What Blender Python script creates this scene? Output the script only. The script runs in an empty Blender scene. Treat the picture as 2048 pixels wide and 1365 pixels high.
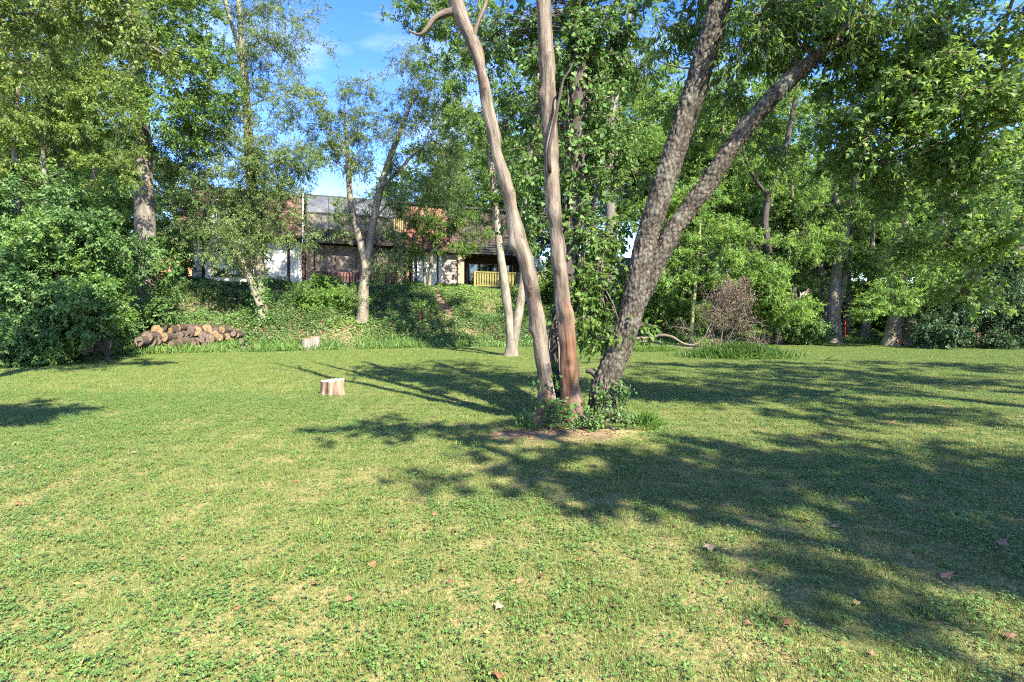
import bpy, math, random
import numpy as np
from mathutils import Vector

# ------------------------------------------------------------------ scene, camera, light
SC = bpy.context.scene
COL = SC.collection
F = 1050.0          # focal length in photo pixels (photo 2048 wide)
CX, HY = 1024.0, 630.0   # principal column, horizon row
CH = 1.6            # eye height

cam = bpy.data.cameras.new('camera')
cam.sensor_width = 36.0
cam.lens = F / 2048.0 * 36.0
cam.shift_y = -(682.5 - HY) / 2048.0
cam.clip_start = 0.05
cam.clip_end = 3000.0
camo = bpy.data.objects.new('camera', cam)
camo.location = (0, 0, CH)
camo.rotation_euler = (math.radians(90), 0, 0)
COL.objects.link(camo)
SC.camera = camo

SUN_AZ = math.radians(33)      # light travels to -X/+Y, this far left of +Y
SUN_EL = math.radians(43)
LDIR = Vector((-math.sin(SUN_AZ) * math.cos(SUN_EL), math.cos(SUN_AZ) * math.cos(SUN_EL), -math.sin(SUN_EL)))

world = bpy.data.worlds.new('World')
SC.world = world
world.use_nodes = True
wn, wl = world.node_tree.nodes, world.node_tree.links
wn.clear()
w_out = wn.new('ShaderNodeOutputWorld')
w_bg = wn.new('ShaderNodeBackground')
w_bg.inputs['Strength'].default_value = 0.125
w_sky = wn.new('ShaderNodeTexSky')
w_sky.sky_type = 'NISHITA'
w_sky.sun_disc = False
w_sky.sun_elevation = SUN_EL
w_sky.sun_rotation = math.atan2(-LDIR.x, -LDIR.y)
w_sky.air_density = 1.0
w_sky.dust_density = 0.15
w_sky.ozone_density = 3.0
w_hs = wn.new('ShaderNodeHueSaturation')
w_hs.inputs['Saturation'].default_value = 1.32
w_hs.inputs['Hue'].default_value = 0.525
w_tc = wn.new('ShaderNodeTexCoord')
w_map = wn.new('ShaderNodeMapping')
w_map.inputs['Scale'].default_value = (1.0, 1.0, 2.6)
w_no = wn.new('ShaderNodeTexNoise')
w_no.inputs['Scale'].default_value = 2.3
w_no.inputs['Detail'].default_value = 9.0
w_no.inputs['Roughness'].default_value = 0.58
w_ra = wn.new('ShaderNodeMapRange')
w_ra.inputs['From Min'].default_value = 0.50
w_ra.inputs['From Max'].default_value = 0.68
w_ra.inputs['To Max'].default_value = 0.55
w_mx = wn.new('ShaderNodeMix')
w_mx.data_type = 'RGBA'
w_mx.inputs[7].default_value = (2.6, 3.0, 3.6, 1)
wl.new(w_tc.outputs['Generated'], w_map.inputs['Vector'])
wl.new(w_map.outputs['Vector'], w_no.inputs['Vector'])
wl.new(w_no.outputs['Fac'], w_ra.inputs['Value'])
wl.new(w_ra.outputs['Result'], w_mx.inputs['Factor'])
wl.new(w_sky.outputs['Color'], w_hs.inputs['Color'])
wl.new(w_hs.outputs['Color'], w_mx.inputs[6])
wl.new(w_mx.outputs[2], w_bg.inputs['Color'])
wl.new(w_bg.outputs['Background'], w_out.inputs['Surface'])

sun = bpy.data.lights.new('sun', 'SUN')
sun.energy = 4.4
sun.angle = math.radians(0.53)
sun.color = (1.0, 0.92, 0.76)
suno = bpy.data.objects.new('sun', sun)
suno.rotation_euler = LDIR.to_track_quat('-Z', 'Y').to_euler()
suno.location = (12, -18, 20)
COL.objects.link(suno)

SC.view_settings.view_transform = 'Standard'
SC.view_settings.look = 'None'
SC.view_settings.gamma = 1.0
SC.view_settings.use_curve_mapping = False
SC.view_settings.exposure = 2.3
SC.cycles.max_bounces = 6
SC.cycles.diffuse_bounces = 3
SC.cycles.glossy_bounces = 2
SC.cycles.transmission_bounces = 4
SC.cycles.transparent_max_bounces = 4
SC.cycles.sample_clamp_indirect = 6.0
SC.cycles.use_denoising = False
SC.cycles.filter_width = 1.1
SC.cycles.use_adaptive_sampling = True
SC.cycles.adaptive_threshold = 0.02

# ------------------------------------------------------------------ helpers: numbers
RNG = np.random.default_rng(7)

def P(px, py, Y):
    """point seen at photo pixel (px,py) at depth Y"""
    return np.array(((px - CX) / F * Y, Y, CH - (py - HY) / F * Y))

def hash3(i, j, k, s=0):
    h = (i.astype(np.int64) * 374761393 + j.astype(np.int64) * 668265263 + k.astype(np.int64) * 2147483647 + s * 1274126177) & 0x7fffffff
    h = ((h ^ (h >> 13)) * 1274126177) & 0x7fffffff
    h = ((h ^ (h >> 16)) * 668265263) & 0x7fffffff
    return ((h ^ (h >> 15)) & 0xffffff) / float(0xffffff)

def vnoise(p, s=0):
    p = np.asarray(p, float)
    i = np.floor(p).astype(np.int64)
    f = p - i
    f = f * f * (3 - 2 * f)
    r = 0
    for a in (0, 1):
        for b in (0, 1):
            for c in (0, 1):
                w = (f[:, 0] if a else 1 - f[:, 0]) * (f[:, 1] if b else 1 - f[:, 1]) * (f[:, 2] if c else 1 - f[:, 2])
                r = r + w * hash3(i[:, 0] + a, i[:, 1] + b, i[:, 2] + c, s)
    return r

def fbm(p, o=3, s=0):
    r, a, t = 0, 0.5, 0
    p = np.asarray(p, float)
    for k in range(o):
        r = r + a * vnoise(p * 2 ** k, s + k)
        t += a
        a *= 0.5
    return r / t

def worley(p, s=0):
    """F1, F2 and a cell random"""
    i = np.floor(p).astype(np.int64)
    f1 = np.full(len(p), 9.0)
    f2 = np.full(len(p), 9.0)
    cid = np.zeros(len(p))
    for a in (-1, 0, 1):
        for b in (-1, 0, 1):
            for c in (-1, 0, 1):
                ii, jj, kk = i[:, 0] + a, i[:, 1] + b, i[:, 2] + c
                q = np.stack([ii + hash3(ii, jj, kk, s), jj + hash3(ii, jj, kk, s + 1), kk + hash3(ii, jj, kk, s + 2)], 1)
                d = np.linalg.norm(p - q, axis=1)
                n = d < f1
                f2 = np.where(n, f1, np.minimum(f2, d))
                cid = np.where(n, hash3(ii, jj, kk, s + 3), cid)
                f1 = np.where(n, d, f1)
    return f1, f2, cid

def unit(v):
    return v / np.maximum(np.linalg.norm(v, axis=-1, keepdims=True), 1e-9)

def spline(pts, n):
    """Catmull-Rom through rows of pts (any columns), n samples"""
    pts = np.asarray(pts, float)
    if len(pts) == 2:
        t = np.linspace(0, 1, n)[:, None]
        return pts[0] * (1 - t) + pts[1] * t
    d = np.r_[0, np.cumsum(np.linalg.norm(np.diff(pts[:, :3], axis=0), axis=1))]
    e = np.vstack([2 * pts[0] - pts[1], pts, 2 * pts[-1] - pts[-2]])
    s = np.linspace(0, d[-1], n)
    k = np.clip(np.searchsorted(d, s, side='right') - 1, 0, len(pts) - 2)
    t = ((s - d[k]) / np.maximum(d[k + 1] - d[k], 1e-9))[:, None]
    p0, p1, p2, p3 = e[k], e[k + 1], e[k + 2], e[k + 3]
    return 0.5 * (2 * p1 + (p2 - p0) * t + (2 * p0 - 5 * p1 + 4 * p2 - p3) * t ** 2 + (3 * p1 - p0 - 3 * p2 + p3) * t ** 3)

# ------------------------------------------------------------------ helpers: meshes
class Buf:
    """collects vertices and faces, then links them as ONE mesh object"""
    def __init__(s):
        s.v, s.f, s.var, s.sm, s.mi, s.bk, s.n = [], [], [], [], [], [], 0

    def add(s, v, f, var=0.5, smooth=False, mi=0, bk=None):
        v = np.asarray(v, np.float32)
        f = np.asarray(f, np.int64)
        s.v.append(v)
        s.f.append(f + s.n)
        m = len(f)
        s.var.append(np.broadcast_to(np.asarray(var, np.float32), (m,)))
        s.sm.append(np.full(m, smooth))
        s.mi.append(np.full(m, mi, np.int32))
        s.bk.append(np.asarray(bk, np.float32) if bk is not None else v)
        s.n += len(v)

    def box(s, x0, x1, y0, y1, z0, z1, var=0.5, mi=0):
        v = [(x0, y0, z0), (x1, y0, z0), (x1, y1, z0), (x0, y1, z0), (x0, y0, z1), (x1, y0, z1), (x1, y1, z1), (x0, y1, z1)]
        s.add(v, [(0, 3, 2, 1), (4, 5, 6, 7), (0, 1, 5, 4), (1, 2, 6, 5), (2, 3, 7, 6), (3, 0, 4, 7)], var, mi=mi)

    def hexa(s, bottom, top, var=0.5, mi=0):
        """eight corners: bottom 4 (counter-clockwise from above), top 4"""
        s.add(list(bottom) + list(top), [(0, 3, 2, 1), (4, 5, 6, 7), (0, 1, 5, 4), (1, 2, 6, 5), (2, 3, 7, 6), (3, 0, 4, 7)], var, mi=mi)

    def tube(s, pts, rad, sides=6, var=0.5, cap=True, mi=0):
        pts = np.asarray(pts, float)
        n = len(pts)
        t = unit(np.gradient(pts, axis=0))
        ref = np.array((1.0, 0, 0)) if abs(t[:, 0]).max() < 0.8 else np.array((0, 1.0, 0)) if abs(t[:, 1]).max() < 0.8 else np.array((0, 0, 1.0))
        a = unit(np.cross(t, ref))
        b = np.cross(t, a)
        th = np.arange(sides) * 2 * math.pi / sides
        rad = np.broadcast_to(np.asarray(rad, float), (n,))
        v = pts[:, None, :] + rad[:, None, None] * (a[:, None, :] * np.cos(th)[None, :, None] + b[:, None, :] * np.sin(th)[None, :, None])
        L = np.r_[0, np.cumsum(np.linalg.norm(np.diff(pts, axis=0), axis=1))]
        R0 = rad.mean()
        bk = np.stack([np.broadcast_to(np.cos(th) * R0, (n, sides)), np.broadcast_to(np.sin(th) * R0, (n, sides)), np.broadcast_to(L[:, None], (n, sides))], 2)
        i = np.arange(n - 1)[:, None] * sides
        j = np.arange(sides)[None, :]
        k = (j + 1) % sides
        f = np.stack([i + j, i + sides + j, i + sides + k, i + k], 2).reshape(-1, 4)
        s.add(v.reshape(-1, 3), f, var, True, mi, bk.reshape(-1, 3))
        if cap:
            s.f.append(np.array([[s.n - sides + q for q in range(sides)][::-1]]))
            s.var.append(np.full(1, 0.5, np.float32)); s.sm.append(np.full(1, False)); s.mi.append(np.full(1, mi, np.int32))

    def mesh(s, name, mats):
        me = bpy.data.meshes.new(name)
        if not s.v:
            return me
        v = np.concatenate(s.v)
        me.vertices.add(len(v))
        me.vertices.foreach_set('co', v.ravel())
        flat = np.concatenate([f.ravel() for f in s.f])
        sizes = np.concatenate([np.full(len(f), f.shape[1]) for f in s.f])
        me.loops.add(len(flat))
        me.loops.foreach_set('vertex_index', flat.astype(np.int32))
        me.polygons.add(len(sizes))
        me.polygons.foreach_set('loop_start', np.r_[0, np.cumsum(sizes)[:-1]].astype(np.int32))
        me.polygons.foreach_set('use_smooth', np.concatenate(s.sm))
        me.polygons.foreach_set('material_index', np.concatenate(s.mi))
        at = me.attributes.new('var', 'FLOAT', 'FACE')
        at.data.foreach_set('value', np.concatenate(s.var))
        ab = me.attributes.new('bark', 'FLOAT_VECTOR', 'POINT')
        ab.data.foreach_set('vector', np.concatenate(s.bk).ravel())
        for m in (mats if isinstance(mats, (list, tuple)) else [mats]):
            me.materials.append(m)
        me.update(calc_edges=True)
        return me

    def build(s, name, mats, parent=None, loc=None):
        o = bpy.data.objects.new(name, s.mesh(name, mats))
        COL.objects.link(o)
        if parent is not None:
            o.parent = parent
        if loc is not None:
            o.location = loc
        return o

def tag(o, label, cat, group=None):
    o['label'] = label
    o['category'] = cat
    if group:
        o['group'] = group
    return o

def thing(name, label, cat, loc=(0, 0, 0), rz=0, group=None):
    o = bpy.data.objects.new(name, None)
    o.empty_display_size = 0.3
    COL.objects.link(o)
    o.location = [float(c) for c in loc]
    o.rotation_euler = (0, 0, rz)
    return tag(o, label, cat, group)

def part_of(parent, name, mesh, loc=(0, 0, 0), rot=(0, 0, 0), sc=(1, 1, 1)):
    o = bpy.data.objects.new(name, mesh)
    COL.objects.link(o)
    o.parent = parent
    o.location = loc
    o.rotation_euler = rot
    o.scale = sc
    return o

def copy_tree(o, parent=None):
    c = o.copy()
    COL.objects.link(c)
    c.parent = parent
    for ch in o.children:
        copy_tree(ch, c)
    return c

# ------------------------------------------------------------------ materials
def new_mat(name):
    m = bpy.data.materials.new(name)
    m.use_nodes = True
    n = m.node_tree.nodes
    n.clear()
    return m, n, m.node_tree.links

def ramp(n, stops):
    r = n.new('ShaderNodeValToRGB')
    e = r.color_ramp.elements
    while len(e) < len(stops):
        e.new(0.5)
    for k, (p, c) in enumerate(stops):
        e[k].position = p
        e[k].color = (*c, 1)
    return r

def leaf_mat(name, stops, trans=0.35, tcol=(0.30, 0.42, 0.06), rough=0.5, spec=0.35):
    m, n, l = new_mat(name)
    o = n.new('ShaderNodeOutputMaterial')
    at = n.new('ShaderNodeAttribute'); at.attribute_name = 'var'
    r = ramp(n, stops)
    p = n.new('ShaderNodeBsdfPrincipled')
    p.inputs['Roughness'].default_value = rough
    p.inputs['Specular IOR Level'].default_value = spec
    t = n.new('ShaderNodeBsdfTranslucent')
    mx = n.new('ShaderNodeMix'); mx.data_type = 'RGBA'; mx.inputs['Factor'].default_value = 0.55
    mx.inputs[7].default_value = (*tcol, 1)
    ms = n.new('ShaderNodeMixShader'); ms.inputs['Fac'].default_value = trans
    l.new(at.outputs['Fac'], r.inputs['Fac'])
    l.new(r.outputs['Color'], p.inputs['Base Color'])
    l.new(r.outputs['Color'], mx.inputs[6])
    l.new(mx.outputs[2], t.inputs['Color'])
    l.new(p.outputs[0], ms.inputs[1]); l.new(t.outputs[0], ms.inputs[2])
    l.new(ms.outputs[0], o.inputs['Surface'])
    return m

def noise_mat(name, stops, scale=8.0, stretch=(1, 1, 1), rough=0.8, bump=0.3, bscale=30.0, dist=0.01, spec=0.3, coord='Object', detail=6.0):
    m, n, l = new_mat(name)
    o = n.new('ShaderNodeOutputMaterial')
    p = n.new('ShaderNodeBsdfPrincipled')
    p.inputs['Roughness'].default_value = rough
    p.inputs['Specular IOR Level'].default_value = spec
    if coord == 'bark':
        c = n.new('ShaderNodeAttribute'); c.attribute_name = 'bark'; co = c.outputs['Vector']
    elif coord == 'World':
        c = n.new('ShaderNodeNewGeometry'); co = c.outputs['Position']
    else:
        c = n.new('ShaderNodeTexCoord'); co = c.outputs['Object']
    mp = n.new('ShaderNodeMapping'); mp.inputs['Scale'].default_value = stretch
    l.new(co, mp.inputs['Vector'])
    no = n.new('ShaderNodeTexNoise'); no.inputs['Scale'].default_value = scale; no.inputs['Detail'].default_value = detail
    no.inputs['Roughness'].default_value = 0.65
    l.new(mp.outputs[0], no.inputs['Vector'])
    r = ramp(n, stops)
    l.new(no.outputs['Fac'], r.inputs['Fac'])
    l.new(r.outputs['Color'], p.inputs['Base Color'])
    if bump:
        nb = n.new('ShaderNodeTexNoise'); nb.inputs['Scale'].default_value = bscale; nb.inputs['Detail'].default_value = 5
        l.new(mp.outputs[0], nb.inputs['Vector'])
        b = n.new('ShaderNodeBump'); b.inputs['Strength'].default_value = bump; b.inputs['Distance'].default_value = dist
        l.new(nb.outputs['Fac'], b.inputs['Height'])
        l.new(b.outputs[0], p.inputs['Normal'])
    l.new(p.outputs[0], o.inputs['Surface'])
    m['pname'] = p.name
    return m

def glass_mat(name, col, rough=0.04):
    m, n, l = new_mat(name)
    o = n.new('ShaderNodeOutputMaterial')
    p = n.new('ShaderNodeBsdfPrincipled')
    p.inputs['Base Color'].default_value = (*col, 1)
    p.inputs['Roughness'].default_value = rough
    p.inputs['Specular IOR Level'].default_value = 0.9
    p.inputs['Coat Weight'].default_value = 0.6
    p.inputs['Coat Roughness'].default_value = 0.03
    l.new(p.outputs[0], o.inputs['Surface'])
    return m

M = {}
# leaf families: position in the ramp is each leaf's own tint
M['leaf_mid'] = leaf_mat('leaf_mid', [(0, (.044, .092, .022)), (.5, (.084, .165, .034)), (.85, (.140, .225, .046)), (1, (.25, .27, .06))], .40)
M['leaf_light'] = leaf_mat('leaf_light', [(0, (.072, .140, .030)), (.5, (.128, .240, .048)), (.9, (.200, .320, .066)), (1, (.32, .34, .08))], 0.47)
M['leaf_olive'] = leaf_mat('leaf_olive', [(0, (.060, .104, .034)), (.5, (.112, .174, .054)), (.85, (.180, .240, .082)), (1, (.27, .28, .09))], 0.38, (.30, .36, .08))
M['leaf_yellow'] = leaf_mat('leaf_yellow', [(0, (.062, .110, .026)), (.45, (.118, .185, .040)), (.85, (.190, .262, .058)), (1, (.32, .29, .06))], 0.42, (.36, .42, .07))
M['leaf_blue'] = leaf_mat('leaf_blue', [(0, (.042, .088, .030)), (.5, (.086, .165, .050)), (.9, (.140, .230, .072)), (1, (.20, .27, .09))], 0.30, (.22, .38, .09), 0.55, 0.25)
M['leaf_dark'] = leaf_mat('leaf_dark', [(0, (.018, .040, .017)), (.6, (.040, .080, .030)), (1, (.080, .125, .042))], 0.15, (.12, .24, .05), 0.5, 0.3)
M['leaf_near'] = leaf_mat('leaf_near', [(0, (.052, .104, .024)), (.5, (.094, .180, .036)), (.9, (.150, .235, .048)), (1, (.25, .27, .06))], 0.52, (.30, .44, .06))
M['leaf_dead'] = leaf_mat('leaf_dead', [(0, (.065, .045, .031)), (.5, (.125, .092, .064)), (1, (.22, .17, .12))], 0.15, (.3, .16, .08), 0.7)
M['ivy'] = leaf_mat('ivy', [(0, (.034, .076, .022)), (.5, (.070, .145, .034)), (.9, (.125, .205, .046)), (1, (.20, .25, .06))], 0.33, (.24, .40, .07), 0.5, 0.3)
M['cover'] = leaf_mat('cover', [(0, (.036, .076, .022)), (.4, (.072, .145, .034)), (.85, (.125, .210, .046)), (.96, (.19, .25, .06)), (1, (.30, .22, .10))], 0.3, (.25, .36, .07))
M['litter'] = leaf_mat('litter', [(0, (.10, .045, .02)), (.35, (.19, .085, .035)), (.7, (.25, .155, .085)), (.9, (.33, .25, .165)), (1, (.34, .25, .04))], 0.12, (.4, .2, .08), 0.7)
M['flower'] = leaf_mat('flower', [(0, (.35, .04, .14)), (1, (.6, .12, .25))], 0.3, (.6, .1, .25))

M['bark_grey'] = noise_mat('bark_grey', [(.3, (.06, .05, .04)), (.5, (.13, .115, .095)), (.68, (.22, .20, .17))], 6, (1, 1, .25), 0.9, 0.8, 22, 0.03, coord='bark')
M['bark_tan'] = noise_mat('bark_tan', [(.3, (.075, .064, .045)), (.5, (.165, .145, .105)), (.7, (.28, .255, .195))], 5, (1, 1, .3), 0.9, 0.7, 20, 0.02, coord='bark')
M['bark_dark'] = noise_mat('bark_dark', [(.3, (.022, .018, .015)), (.55, (.06, .05, .042)), (.75, (.12, .105, .085))], 7, (1, 1, .25), 0.9, 0.8, 24, 0.02, coord='bark')
M['twig'] = noise_mat('twig', [(.3, (.07, .055, .04)), (.6, (.16, .13, .10))], 6, (1, 1, .3), 0.9, 0, coord='bark')
M['green_stem'] = noise_mat('green_stem', [(.3, (.16, .16, .06)), (.7, (.30, .28, .12))], 6, (1, 1, .3), 0.8, 0, coord='bark')

def plated_bark(name):
    m, n, l = new_mat(name)
    o = n.new('ShaderNodeOutputMaterial')
    p = n.new('ShaderNodeBsdfPrincipled')
    p.inputs['Roughness'].default_value = 0.9
    p.inputs['Specular IOR Level'].default_value = 0.25
    a = n.new('ShaderNodeAttribute'); a.attribute_name = 'bark'
    mp = n.new('ShaderNodeMapping'); mp.inputs['Scale'].default_value = (1, 1, .55)
    l.new(a.outputs['Vector'], mp.inputs['Vector'])
    no = n.new('ShaderNodeTexNoise'); no.inputs['Scale'].default_value = 5; no.inputs['Detail'].default_value = 8; no.inputs['Roughness'].default_value = .7
    l.new(mp.outputs[0], no.inputs['Vector'])
    r = ramp(n, [(.28, (.024, .020, .016)), (.45, (.052, .045, .036)), (.6, (.092, .083, .068)), (.75, (.16, .155, .135))])
    l.new(no.outputs['Fac'], r.inputs['Fac'])
    av = n.new('ShaderNodeAttribute'); av.attribute_name = 'var'   # cracks between the plates darkened: crevice shade put into the colour
    r2 = ramp(n, [(0, (.12, .10, .085)), (.30, (.65, .62, .58)), (1, (1.5, 1.46, 1.38))])
    l.new(av.outputs['Fac'], r2.inputs['Fac'])
    mu = n.new('ShaderNodeMix'); mu.data_type = 'RGBA'; mu.blend_type = 'MULTIPLY'; mu.inputs['Factor'].default_value = 1
    l.new(r.outputs['Color'], mu.inputs[6]); l.new(r2.outputs['Color'], mu.inputs[7])
    n2 = n.new('ShaderNodeTexNoise'); n2.inputs['Scale'].default_value = 2.2; n2.inputs['Detail'].default_value = 5   # lichen
    l.new(a.outputs['Vector'], n2.inputs['Vector'])
    lr = n.new('ShaderNodeMapRange'); lr.inputs['From Min'].default_value = .56; lr.inputs['From Max'].default_value = .66; lr.inputs['To Max'].default_value = .35
    l.new(n2.outputs['Fac'], lr.inputs['Value'])
    m2 = n.new('ShaderNodeMix'); m2.data_type = 'RGBA'; m2.inputs[7].default_value = (.19, .205, .165, 1)
    l.new(lr.outputs[0], m2.inputs['Factor']); l.new(mu.outputs[2], m2.inputs[6])
    l.new(m2.outputs[2], p.inputs['Base Color'])
    nb = n.new('ShaderNodeTexNoise'); nb.inputs['Scale'].default_value = 45; nb.inputs['Detail'].default_value = 4
    l.new(mp.outputs[0], nb.inputs['Vector'])
    b = n.new('ShaderNodeBump'); b.inputs['Strength'].default_value = .7; b.inputs['Distance'].default_value = .012
    l.new(nb.outputs['Fac'], b.inputs['Height']); l.new(b.outputs[0], p.inputs['Normal'])
    l.new(p.outputs[0], o.inputs['Surface'])
    return m
M['bark_plate'] = plated_bark('bark_plate')

def dead_wood(name, orange_top, orange=(.125, .055, .025)):
    """barkless weathered wood: pale, dark streaks along the grain, rusty inner wood low down"""
    m, n, l = new_mat(name)
    o = n.new('ShaderNodeOutputMaterial')
    p = n.new('ShaderNodeBsdfPrincipled')
    p.inputs['Roughness'].default_value = 0.75
    p.inputs['Specular IOR Level'].default_value = 0.25
    a = n.new('ShaderNodeAttribute'); a.attribute_name = 'bark'
    mp = n.new('ShaderNodeMapping'); mp.inputs['Scale'].default_value = (1, 1, .10)
    l.new(a.outputs['Vector'], mp.inputs['Vector'])
    no = n.new('ShaderNodeTexNoise'); no.inputs['Scale'].default_value = 11; no.inputs['Detail'].default_value = 8; no.inputs['Roughness'].default_value = .72
    l.new(mp.outputs[0], no.inputs['Vector'])
    r = ramp(n, [(.32, (.030, .021, .016)), (.42, (.085, .064, .047)), (.53, (.155, .126, .096)), (.70, (.245, .212, .172))])
    l.new(no.outputs['Fac'], r.inputs['Fac'])
    n2 = n.new('ShaderNodeTexNoise'); n2.inputs['Scale'].default_value = 2.6; n2.inputs['Detail'].default_value = 6
    m3 = n.new('ShaderNodeMapping'); m3.inputs['Scale'].default_value = (1, 1, .35); m3.inputs['Location'].default_value = (orange_top, 3, 1)
    l.new(a.outputs['Vector'], m3.inputs['Vector']); l.new(m3.outputs[0], n2.inputs['Vector'])
    sx = n.new('ShaderNodeSeparateXYZ'); l.new(a.outputs['Vector'], sx.inputs[0])
    g = n.new('ShaderNodeMapRange'); g.inputs['From Min'].default_value = orange_top - 1.2; g.inputs['From Max'].default_value = orange_top + .4
    g.inputs['To Min'].default_value = .26; g.inputs['To Max'].default_value = -.06
    l.new(sx.outputs['Z'], g.inputs['Value'])
    ad = n.new('ShaderNodeMath'); ad.operation = 'ADD'
    l.new(n2.outputs['Fac'], ad.inputs[0]); l.new(g.outputs[0], ad.inputs[1])
    mr = n.new('ShaderNodeMapRange'); mr.inputs['From Min'].default_value = .50; mr.inputs['From Max'].default_value = .66; mr.inputs['To Max'].default_value = .85
    l.new(ad.outputs[0], mr.inputs['Value'])
    ro = ramp(n, [(.3, (.035, .015, .008)), (.5, orange), (.75, (.20, .105, .055))])
    l.new(no.outputs['Fac'], ro.inputs['Fac'])
    mx = n.new('ShaderNodeMix'); mx.data_type = 'RGBA'
    l.new(mr.outputs[0], mx.inputs['Factor']); l.new(r.outputs['Color'], mx.inputs[6]); l.new(ro.outputs['Color'], mx.inputs[7])
    # remnants of old bark, and darker wood inside cavities
    m4 = n.new('ShaderNodeMapping'); m4.inputs['Scale'].default_value = (1, 1, .28); m4.inputs['Location'].default_value = (7, orange_top, 2)
    l.new(a.outputs['Vector'], m4.inputs['Vector'])
    n4 = n.new('ShaderNodeTexNoise'); n4.inputs['Scale'].default_value = 4.5; n4.inputs['Detail'].default_value = 9; n4.inputs['Roughness'].default_value = .7
    l.new(m4.outputs[0], n4.inputs['Vector'])
    r4 = n.new('ShaderNodeMapRange'); r4.inputs['From Min'].default_value = .54; r4.inputs['From Max'].default_value = .60; r4.inputs['To Max'].default_value = .75
    l.new(n4.outputs['Fac'], r4.inputs['Value'])
    m5 = n.new('ShaderNodeMix'); m5.data_type = 'RGBA'; m5.inputs[7].default_value = (.060, .040, .030, 1)
    l.new(r4.outputs[0], m5.inputs['Factor']); l.new(mx.outputs[2], m5.inputs[6])
    av = n.new('ShaderNodeAttribute'); av.attribute_name = 'var'
    rv = ramp(n, [(0, (.10, .08, .07)), (.45, (1, 1, 1))]); l.new(av.outputs['Fac'], rv.inputs['Fac'])
    m6 = n.new('ShaderNodeMix'); m6.data_type = 'RGBA'; m6.blend_type = 'MULTIPLY'; m6.inputs['Factor'].default_value = 1
    l.new(m5.outputs[2], m6.inputs[6]); l.new(rv.outputs['Color'], m6.inputs[7])
    l.new(m6.outputs[2], p.inputs['Base Color'])
    b = n.new('ShaderNodeBump'); b.inputs['Strength'].default_value = 1.0; b.inputs['Distance'].default_value = .035
    l.new(no.outputs['Fac'], b.inputs['Height']); l.new(b.outputs[0], p.inputs['Normal'])
    l.new(p.outputs[0], o.inputs['Surface'])
    return m
M['dead_left'] = dead_wood('dead_left', 0.3)
M['dead_mid'] = dead_wood('dead_mid', 1.3)
M['dead_limb_bare'] = dead_wood('dead_limb_bare', -6.0)

# colour of the turf, shared by ground and blades (position in the place picks dry and lush patches)
def turf_nodes(n, l):
    g = n.new('ShaderNodeNewGeometry')
    mp = n.new('ShaderNodeMapping'); mp.inputs['Scale'].default_value = (1, 1, 0)
    l.new(g.outputs['Position'], mp.inputs['Vector'])
    a = n.new('ShaderNodeTexNoise'); a.inputs['Scale'].default_value = 1.25; a.inputs['Detail'].default_value = 9; a.inputs['Roughness'].default_value = .80
    l.new(mp.outputs[0], a.inputs['Vector'])
    return g, mp, a

def grass_mat():
    m, n, l = new_mat('grass')
    o = n.new('ShaderNodeOutputMaterial')
    g, mp, a = turf_nodes(n, l)
    at = n.new('ShaderNodeAttribute'); at.attribute_name = 'var'
    dry = n.new('ShaderNodeMapRange'); dry.inputs['From Min'].default_value = .36; dry.inputs['From Max'].default_value = .64
    dry.inputs['To Min'].default_value = .18; dry.inputs['To Max'].default_value = .66
    l.new(a.outputs['Fac'], dry.inputs['Value'])
    lt = n.new('ShaderNodeMath'); lt.operation = 'LESS_THAN'
    l.new(at.outputs['Fac'], lt.inputs[0]); l.new(dry.outputs[0], lt.inputs[1])
    mu = n.new('ShaderNodeMath'); mu.operation = 'MULTIPLY'; mu.inputs[1].default_value = 7.31
    fr = n.new('ShaderNodeMath'); fr.operation = 'FRACT'
    l.new(at.outputs['Fac'], mu.inputs[0]); l.new(mu.outputs[0], fr.inputs[0])
    rg = ramp(n, [(0, (.068, .118, .023)), (.5, (.130, .184, .038)), (1, (.218, .256, .068))])
    rd = ramp(n, [(0, (.19, .145, .060)), (.5, (.28, .225, .100)), (1, (.42, .35, .18))])
    l.new(fr.outputs[0], rg.inputs['Fac']); l.new(fr.outputs[0], rd.inputs['Fac'])
    mx = n.new('ShaderNodeMix'); mx.data_type = 'RGBA'
    l.new(lt.outputs[0], mx.inputs['Factor']); l.new(rg.outputs['Color'], mx.inputs[6]); l.new(rd.outputs['Color'], mx.inputs[7])
    p = n.new('ShaderNodeBsdfPrincipled'); p.inputs['Roughness'].default_value = .6; p.inputs['Specular IOR Level'].default_value = .25
    l.new(mx.outputs[2], p.inputs['Base Color'])
    t = n.new('ShaderNodeBsdfTranslucent'); l.new(mx.outputs[2], t.inputs['Color'])
    ms = n.new('ShaderNodeMixShader'); ms.inputs['Fac'].default_value = .25
    l.new(p.outputs[0], ms.inputs[1]); l.new(t.outputs[0], ms.inputs[2]); l.new(ms.outputs[0], o.inputs['Surface'])
    return m
M['grass'] = grass_mat()
M['clover'] = leaf_mat('clover', [(0, (.055, .115, .026)), (.5, (.095, .178, .040)), (1, (.155, .245, .064))], .25, (.2, .36, .07))

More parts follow.
